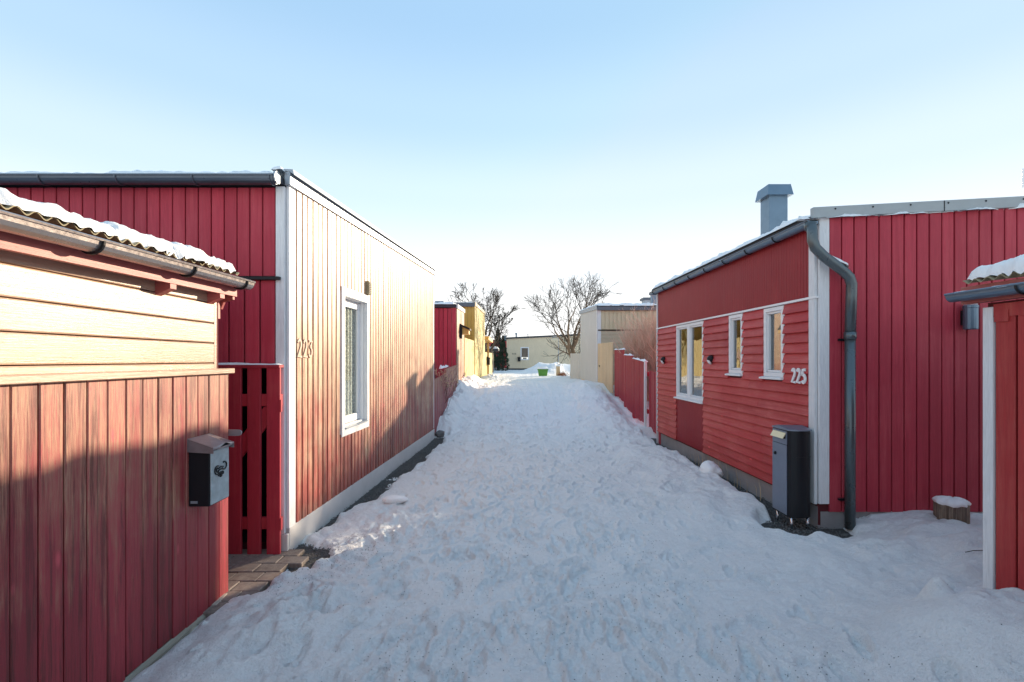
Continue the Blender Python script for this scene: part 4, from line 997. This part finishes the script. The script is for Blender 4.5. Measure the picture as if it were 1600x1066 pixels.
# ================================================================== LEFT SIDE BEYOND HOUSE 223
gf = thing('garden_fence', 'low dark red garden fence after house 223 on the left of the path', 'fence', (-1.68, 9.6, 0))
fence_run(gf, (-1.685, 9.45), (-1.69, 11.1), -.1, .0, 1.19, 1.26, M['worn_glare_fence'], pitch=.10)
fence_run(gf, (-1.69, 11.1), (-1.72, 13.45), .0, .3, 1.38, 1.45, M['worn_glare_fence'], pitch=.11)
snow_slab(gf, T3(-1.76, 11.1, 1.38) @ RZ(R(90)) @ RY(-.03), 1.3, .08, .05, 'snow_strip', res=.04, edge=.05, seed=77, amp=1)
stn = thing('kerb_stone', 'dark stone lying at the far corner of house 223', 'stone', (-1.60, 9.55, 0))
def rock(r_, seed, sc=(1, 1, 1)):
    bm = bmesh.new(); bmesh.ops.create_icosphere(bm, subdivisions=2, radius=r_); rr = random.Random(seed)
    for v in bm.verts:
        k = 1+.35*(vnoise(v.co.x*3/r_+seed, v.co.y*3/r_+v.co.z*2/r_, seed)); v.co = Vector((v.co.x*sc[0]*k, v.co.y*sc[1]*k, v.co.z*sc[2]*k))
    me = bpy.data.meshes.new('rock'); bm.to_mesh(me); bm.free(); return me
me = rock(.12, 4, (1, 1.1, .8)); me.materials.append(M['stone']); inst('stone_body', me, stn, T3(-1.58, 9.58, .03))
# second red house
H2 = thing('wooden_house', 'second red house on the left with a hooded outlet on its side wall', 'house', (-1.725, 13.5, .4))
F_, L_ = frame((-8, 13.5), (-1.725, 13.5)); fw = wall_backing(F_, L_, .0, 3.12, M['red_dark'], H2, name='front_wall')
vboards(fw, F_, L_-2.4, L_-.0, .125, .2, 3.10, M['red_facade'], gap=.012)
MB().box(0, -.012, .2, L_-2.41, 0, 3.1).build('cladding', M['red_facade'], fw, F_)
MB().box(L_-.85, -.04, 2.72, L_-.66, -.022, 2.9).build('vent_grille', M['pink'], H2, F_)
F_, L_ = frame((-1.725, 13.5), (-1.79, 16.0)); sw = wall_backing(F_, L_, .0, lambda u: 3.12+.045*u, M['worn_glare_wall'], H2, name='side_wall')
joined_boards(sw, F_, .02, 1.2, .10, .1, lambda u: 3.12+.045*u, M['worn_glare_wall'], gap=.008)
joined_boards(sw, F_, 1.35, L_, .10, .1, lambda u: 3.12+.045*u, M['worn_glare_wall'], gap=.008)
MB().box(1.24, -.03, 1.9, 1.31, .01, 3.05).build('drain_pipe', M['black'], H2, F_)
MB().prism([(-.03, 0, 3.10), (L_+.03, 0, 3.22), (L_+.03, 0, 3.34), (-.03, 0, 3.22)], (0, -.05, 0)).build('verge_flashing', M['zinc_l'], H2, F_)
hd = MB().prism([(.85, 0, 2.40), (.85, -.30, 2.40), (.85, -.30, 2.55), (.85, 0, 2.72)], (.5, 0, 0)).build('outlet_hood', M['ocher'], H2, F_)
MB().prism([(.80, 0, 2.73), (.80, -.34, 2.57), (.80, -.34, 2.52), (.80, 0, 2.66)], (.6, 0, 0)).box(.79, -.10, 2.25, .85, 0, 2.66).build('hood_cover', M['black'], hd, F_)
F_, L_ = frame((-1.79, 16.0), (-8, 16.0)); wall_backing(F_, L_, 0, 3.2, M['red_facade'], H2, name='rear_wall')
rf = MB().prism([(-8.1, 13.42, 3.12), (-8.1, 16.05, 3.24), (-8.1, 16.05, 3.34), (-8.1, 13.42, 3.22)], (6.36, 0, 0)).build('roof', M['roofing'], H2)
snow_slab(rf, T3(-8.1, 13.40, 3.21) @ RX(.045), 6.34, 2.6, .05, seed=50, res=.06, edge=.05, amp=.6)
c = MB().box(-2.55, 15.0, 3.2, -2.37, 15.2, 3.44).build('chimney', M['zinc_l'], H2); MB().box(-2.6, 14.95, 3.44, -2.32, 15.25, 3.50).build('chimney_hood', M['zinc'], c)
# yellow fence between
yf = thing('yellow_fence', 'tall pale yellow board fence between the second red house and the yellow house', 'fence', (-1.7, 17, .6))
fence_run(yf, (-1.78, 16.03), (-1.62, 17.97), .35, .5, 2.36, 2.33, M['yellow_side'], pitch=.14, gap=.006)
# yellow house
YH = thing('wooden_house', 'mustard yellow house with dark roof edge and pale sunlit side, left of the path', 'house', (-1.59, 18, .6))
F_, L_ = frame((-8, 18), (-1.59, 18)); fw = wall_backing(F_, L_, .3, 3.72, M['ocher'], YH, name='front_wall')
vboards(fw, F_, L_-1.6, L_-.0, .135, .4, 3.66, M['mustard'], gap=.012)
MB().box(0, -.012, .4, L_-1.61, 0, 3.6).build('cladding', M['mustard'], fw, F_)
MB().box(0, -.1, 3.66, L_+.02, 0, 3.82).build('eave_fascia', M['gutter'], YH, F_)
F_, L_ = frame((-1.59, 18), (-1.50, 22.5)); sw = wall_backing(F_, L_, .3, lambda u: 3.72+.02*u, M['yellow_side'], YH, name='side_wall')
joined_boards(sw, F_, .0, L_, .12, .5, lambda u: 3.72+.02*u, M['yellow_side'], gap=.006, th=.016)
MB().prism([(-.03, 0, 3.70), (L_+.03, 0, 3.8), (L_+.03, 0, 3.92), (-.03, 0, 3.84)], (0, -.05, 0)).build('verge_flashing', M['cream_v'], YH, F_)
F_, L_ = frame((-1.50, 22.5), (-8, 22.5)); wall_backing(F_, L_, .3, 3.8, M['mustard'], YH, name='rear_wall')
rf = MB().prism([(-8.1, 17.92, 3.72), (-8.1, 22.55, 3.81), (-8.1, 22.55, 3.9), (-8.1, 17.92, 3.81)], (6.5, 0, 0)).build('roof', M['roofing'], YH)
snow_slab(rf, T3(-8.1, 17.9, 3.80) @ RX(.02), 6.5, 4.6, .05, seed=51, res=.1, edge=.05)
# timber porch and fence with mailbox beyond
PO = thing('timber_porch', 'small ocher timber porch roof on posts past the yellow house', 'porch', (-1.6, 24, .7))
for x, y in ((-1.62, 23.2), (-1.45, 24.6), (-2.5, 23.2), (-2.5, 24.6)): MB().box(x-.05, y-.05, .6, x+.05, y+.05, 2.62).build('post', M['ocher'], PO)
MB().prism([(-3.2, 22.9, 2.60), (-1.32, 22.9, 2.60), (-1.22, 25.2, 2.52), (-3.2, 25.2, 2.52)], (0, 0, .16)).build('roof', M['ocher'], PO)
MB().box(-3.2, 23.1, 2.42, -1.5, 23.2, 2.6).build('beam', M['ocher'], PO)
snow_slab(PO, T3(-3.2, 22.9, 2.76) @ RX(-.035), 1.85, 2.2, .05, seed=52, res=.08)
bf = thing('board_fence', 'pale yellow low fence with a black mailbox on it, before the timber porch', 'fence', (-1.5, 23, .7))
fence_run(bf, (-1.56, 23.0), (-1.40, 27.6), .72, .72, 1.98, 1.98, M['yellow_side'], pitch=.14)
mb2 = thing('mailbox', 'small black mailbox on the pale fence beside the timber porch', 'mailbox', (-1.46, 24.3, 1.4))
F_, L_ = frame((-1.50, 24.1), (-1.48, 24.6)); MB().box(.05, -.16, 1.32, .42, -.022, 1.68).build('body', M['black'], mb2, F_, bevel=.01)
MB().prism([(.02, 0, 1.76), (.02, -.2, 1.68), (.02, -.2, 1.66), (.02, 0, 1.66)], (.43, 0, 0)).build('lid', M['black'], mb2, F_)
cp = thing('low_carport', 'low flat roof with blue-white snow and cream wall in front of the dark evergreens', 'carport', (-1.6, 32, .7))
MB().box(-3.2, 32.1, .6, -1.55, 32.2, 2.05).build('wall', M['cream_v'], cp)
MB().box(-3.4, 31.6, 2.20, -1.15, 33.4, 2.34).build('roof', M['roofing'], cp)
MB().box(-1.65, 31.95, .6, -1.50, 32.1, 2.2).box(-2.9, 31.95, .6, -2.78, 32.1, 2.2).build('posts', M['cream_v'], cp)
snow_slab(cp, T3(-3.4, 31.6, 2.34), 2.25, 1.8, .13, seed=53, res=.08, edge=.1)
# evergreens
def thuja(label, x, y, z, h, rr, seed):
    r = random.Random(seed); t = thing('thuja', label, 'evergreen', (x, y, z)); mb = MB()
    for i in range(4200):
        q = r.random()**.8; zz = h*q; rad = rr*(1-q)**.75*(1.0+.12*math.sin(7*q*6))*min(1, .55+q*4); a = r.random()*6.283; s = rad*r.uniform(.72, 1.06)
        c = Vector((s*math.cos(a), s*math.sin(a), zz)); k = r.uniform(.04, .11)
        d1 = Vector((r.gauss(0, 1)+math.cos(a), r.gauss(0, 1)+math.sin(a), 1.6)).normalized()*k; d2 = Vector((r.gauss(0, 1), r.gauss(0, 1), r.gauss(0, .4))).normalized()*k*.55
        mb.poly([c-d2, c+d2, c+d1], [(0, 1, 2)])
    mb.build('crown', M['thuja'], t, T3(x, y, z), recalc=False); MB().tube([(0, 0, 0), (0, 0, h*.8)], [.08, .02], 6).build('trunk', M['bark'], t, T3(x, y, z))
thuja('tall dark conical evergreen near the far cream house', -1.40, 37, .6, 3.5, .62, 1)
thuja('shorter dark evergreen touching the left corner of the far cream house', -.97, 36.5, .6, 2.85, .55, 2)
thuja('low dark evergreen behind the snowy carport', -1.9, 38.5, .6, 2.3, .6, 3)
# far cream house
FHs = thing('wooden_house', 'long cream house with one brown-blind window closing the far end of the path', 'house', (-.73, 39, .7))
F_, L_ = frame((-.73, 39), (16, 39)); zf = lambda u: 3.36+.047*u if u < 9 else 3.78
wo = (1.18, 1.90, 1.55, 2.66)
fw = wall_backing(F_, L_, .74, zf, M['cream_far'], FHs, [(1.24, 1.84, 1.63, 2.58)], name='front_wall')
mb = MB(); n = int(L_/.14)
for i in range(n):
    a = i*.14
    for lo, hi in (((.86, zf(a)),) if (a+.13 < wo[0] or a > wo[1]) else ((.86, wo[2]), (wo[3], zf(a)))): mb.box(a+.004, -.016, lo, a+.136, 0, hi)
mb.build('cladding', M['cream_far'], fw, F_, kind='stuff')
MB().box(0, -.02, .4, L_, .05, .85).build('plinth', M['roofing'], FHs, F_)
MB().prism([(-.08, 0, 3.34), (9, 0, 3.77), (L_, 0, 3.77), (L_, 0, 3.90), (9, 0, 3.90), (-.08, 0, 3.47)], (0, -.12, 0)).build('roof_edge', M['roofing'], FHs, F_)
wm = MB(); a, b, c_, d = wo
for q in ((a, c_, b, c_+.09), (a, d-.09, b, d), (a, c_+.09, a+.09, d-.09), (b-.09, c_+.09, b, d-.09)): wm.box(q[0], -.04, q[1], q[2], .03, q[3])
wm = wm.build('window', M['white'], FHs, F_)
MB().box(a+.08, .04, c_+.08, b-.08, .045, d-.08).build('pane', M['glass_clear'], wm, F_)
MB().box(a+.02, .08, c_+.25, b-.02, .09, d).build('blind', M['blind'], wm, F_); MB().box(a+.2, .05, c_+.08, b-.2, .07, c_+.22).build('flower_box', M['stone_l'], wm, F_)
digits('144', FHs, F_ @ T3(.45, -.022, 2.02), .10, .14, M['black'], th=.01, stroke=.2, pitch=.13)
F_2, L_2 = frame((-.73, 46), (-.73, 39)); wall_backing(F_2, L_2, .5, 3.36, M['cream_far'], FHs, name='end_wall')
MB().prism([(-.8, 38.9, 3.36), (8.2, 38.9, 3.78), (15.3, 38.9, 3.78), (15.3, 38.9, 3.86), (8.2, 38.9, 3.86), (-.8, 38.9, 3.44)], (0, 7, 0)).build('roof', M['roofing'], FHs)
def stack(x, y, z, h, r_):
    s = MB().tube([(x, y, z), (x, y, z+h)], r_, 8).build('vent_pipe', M['zinc'], FHs); MB().tube([(x, y, z+h-.12), (x, y, z+h)], r_*1.6, 8).build('pipe_cap', M['zinc'], s)
stack(.1, 39.6, 3.4, .48, .07); stack(1.1, 39.6, 3.45, .36, .03)
mb3 = thing('mailbox', 'tiny black mailbox beside the window of the far cream house', 'mailbox', (.33, 38.95, 1.5))
MB().box(.21, 38.80, 1.44, .44, 38.975, 1.76).build('body', M['black'], mb3, bevel=.01); MB().prism([(.19, 38.78, 1.76), (.19, 38.98, 1.76), (.19, 38.98, 1.83)], (.27, 0, 0)).build('lid', M['black'], mb3)
# house behind the evergreens
BH = thing('wooden_house', 'dark red house far behind the evergreens, mostly hidden', 'house', (-6, 48, .7))
F_, L_ = frame((-14, 48), (-.6, 48)); wall_backing(F_, L_, .6, 3.5, M['red_facade'], BH, name='front_wall'); MB().box(-14.2, 47.7, 3.5, -.4, 53, 3.65).build('roof', M['roofing'], BH)
MB().box(0, -.01, .6, .01, 0, .7)
s = MB().tube([(-1.05, 48.5, 3.6), (-1.05, 48.5, 4.05)], .12, 8).build('chimney', M['zinc'], BH); MB().tube([(-1.05, 48.5, 4.0), (-1.05, 48.5, 4.12)], .2, 8).build('chimney_cap', M['zinc'], s)
# green bin, post, dry leaves, lamp
gb = thing('grit_bin', 'small green bin with snow on its lid before the far snow heap', 'grit bin', (1.5, 25.0, .72))
MB().poly([(-.21, -.16, 0), (.21, -.16, 0), (.21, .16, 0), (-.21, .16, 0), (-.27, -.2, .34), (.27, -.2, .34), (.27, .2, .34), (-.27, .2, .34)], [(0, 3, 2, 1), (4, 5, 6, 7), (0, 1, 5, 4), (1, 2, 6, 5), (2, 3, 7, 6), (3, 0, 4, 7)]).build('tub', M['green'], gb, T3(1.5, 25, .70), bevel=.01)
MB().box(-.29, -.22, .34, .29, .22, .39).build('lid', M['green'], gb, T3(1.5, 25, .70), bevel=.01)
snow_slab(gb, T3(1.22, 24.79, 1.09), .56, .42, .09, 'snow_cap', res=.03, edge=.08, seed=60)
bp_ = thing('wooden_post', 'short pale wooden post capped with snow, right of the green bin', 'post', (2.33, 25, .7))
MB().box(-.10, -.09, 0, .10, .09, .58).build('post_body', M['tan_wood'], bp_, T3(2.33, 25, .66), bevel=.02); snow_slab(bp_, T3(2.22, 24.9, 1.235), .22, .2, .08, 'snow_cap', res=.03, edge=.07, seed=61)
dl = MB(); r = random.Random(3)
for i in range(320):
    c = Vector((r.gauss(0, .13), r.gauss(0, .1), abs(r.gauss(0, .09)))); s = .03
    dl.poly([c, c+Vector((r.gauss(0, s), r.gauss(0, s), s)), c+Vector((r.gauss(0, s), r.gauss(0, s), s))], [(0, 1, 2)])
tag(dl.build('dry_plant', M['dry'], None, T3(2.52, 24.8, .72), recalc=False), 'clump of dry reddish leaves at the foot of the pale wooden post', 'plant')
lp = thing('street_lamp', 'slim street lamp with shallow disc head in front of the far cream house', 'street lamp', (3.1, 33, .7))
MB().tube([(3.1, 33, .6), (3.1, 33, 3.28)], [.035, .025], 8).build('pole', M['zinc_l'], lp)
MB().tube([(3.1, 33, 3.26), (3.0, 33, 3.30), (2.9, 33, 3.28)], .022, 6).build('arm', M['zinc_l'], lp)
MB().lathe([(.02, .16), (.12, .13), (.25, .03), (.26, 0)], 16, T3(2.82, 33, 3.12)).build('lamp_head', M['stone_l'], lp, smooth=True)
MB().lathe([(.24, 0), (.18, -.07), (.02, -.10)], 16, T3(2.82, 33, 3.12)).build('lamp_dome', M['lampglow'], lp, smooth=True)

# ------------------------------------------------------------------ snow clods, stones, twigs, grit
ctex = bpy.data.textures.new('snow_clouds', 'CLOUDS'); ctex.noise_scale = .05; ctex.noise_depth = 3
def crust(o, k=.022):
    m = o.modifiers.new('smooth', 'SUBSURF'); m.levels = 2; m.render_levels = 2
    m = o.modifiers.new('crust', 'DISPLACE'); m.texture = ctex; m.strength = k; m.mid_level = .5; m.texture_coords = 'GLOBAL'
def lump(name, label, x, y, sc, seed, mat='snow', rot=0, dz=0, cat='snow lump', r_=.1):
    me = rock(r_, seed, sc); me.materials.append(M[mat]); me.polygons.foreach_set('use_smooth', [True]*len(me.polygons))
    o = bpy.data.objects.new(name, me); COL.objects.link(o); reg(o, None, T3(x, y, surf(x, y)+dz) @ RZ(rot)); tag(o, label, cat)
    crust(o)
lump('snow_lump', 'rounded white snow lump at the edge of the bare strip beside house 223', -1.34, 5.08, (1.35, .55, .55), 3, rot=.15, dz=.03, r_=.105)

lump('snow_lump', 'icy snow lump overhanging the dark strip by the plinth of house 225', 2.60, 6.15, (1.0, 1.2, .8), 9, dz=.05, r_=.16)
st_ = MB(); r = random.Random(9)
def pebble(mb, c, s):
    d = [Vector((r.gauss(0, 1), r.gauss(0, 1), r.gauss(0, .6))).normalized()*s*r.uniform(.7, 1.2) for _ in range(1)]
    v = [c+Vector((s, 0, 0)), c+Vector((-s*.6, s*.9, 0)), c+Vector((-s*.5, -s*.8, 0)), c+Vector((0, 0, s*.8)), c+Vector((0, 0, -s*.5))]
    mb.poly(v, [(0, 1, 3), (1, 2, 3), (2, 0, 3), (1, 0, 4), (2, 1, 4), (0, 2, 4)])
cl_ = [(r.gauss(.5, 1.1), r.uniform(1.5, 5.5), r.uniform(.1, .35)) for _ in range(34)]+[(1.1, 2.3, .25), (1.3, 1.9, .2), (.9, 2.0, .2), (-.3, 2.0, .2), (1.6, 2.2, .15)]+[(-1.5, 3.75, .16), (-1.35, 3.95, .2), (-1.65, 3.3, .15), (-1.2, 3.6, .25)]*3
for i in range(4200):
    if r.random() < .8: cx, cy, cr = r.choice(cl_); x, y = r.gauss(cx, cr), r.gauss(cy, cr)
    else: x, y = r.uniform(-1.4, 2.0), r.uniform(1.4, 9)
    if not (-1.8 < x < 2.6 and y > 1.2): continue
    pebble(st_, Vector((x, y, surf(x, y)+.001)), r.uniform(.0014, .0045))
tag(st_.build('grit', M['pebble'], None, recalc=False), 'dark sanding grit scattered over the trodden snow path', None, kind='stuff'); bpy.data.objects['grit'].pop('category', None)
gr = MB()
for i in range(5200):
    q = r.random()
    if q < .6: y = r.uniform(3.9, 9.6); x = lw_x(y)+r.uniform(0, .36)
    elif q < .8: y = r.uniform(4.3, 9.1); x = rw_x(y)-r.uniform(-.02, .3)
    elif q < .9: x, y = r.uniform(2.5, 3.1), r.uniform(4.1, 4.8)
    else: x, y = r.gauss(-1.75, .2), r.gauss(3.5, .35)
    s = r.uniform(.004, .012); pebble(gr, Vector((x, y, float(terr(y))-.022+.012*float(fbm(np.array(x*3), np.array(y*3), 9, 3)))), s)
tag(gr.build('loose_gravel', M['stone'], None, recalc=False), 'loose grey gravel in the bare strips along both house plinths', None, kind='stuff')
ds = MB(); r = random.Random(12)
for i in range(46):
    y = r.uniform(6.3, 7.3) if i < 34 else r.uniform(4.9, 6.2); x = rw_x(y)-r.uniform(.01, .10); z = float(terr(y))-.03; a = r.uniform(-.06, .06)
    hh_ = r.uniform(.08, .26); ds.tube([(x, y, z), (x+a*.4, y+a, z+hh_*.6), (x+a*.9-.02, y+a*2, z+hh_)], [.003, .0025, .001], 3, cap=False)
tag(ds.build('dry_stalks', M['seed'], None, recalc=False), 'few straw-coloured dry stalks growing along the grey plinth of house 225', None, kind='stuff')
tw = MB()
tw.tube([(3.34, 3.42, surf(3.34, 3.42)+.012), (3.38, 3.40, surf(3.38, 3.4)+.016), (3.42, 3.36, surf(3.42, 3.36)+.006)], .003, 5)
tag(tw.build('twig', M['bark'], None), 'thin dark twig lying on the snow between stump and right shed', 'twig')
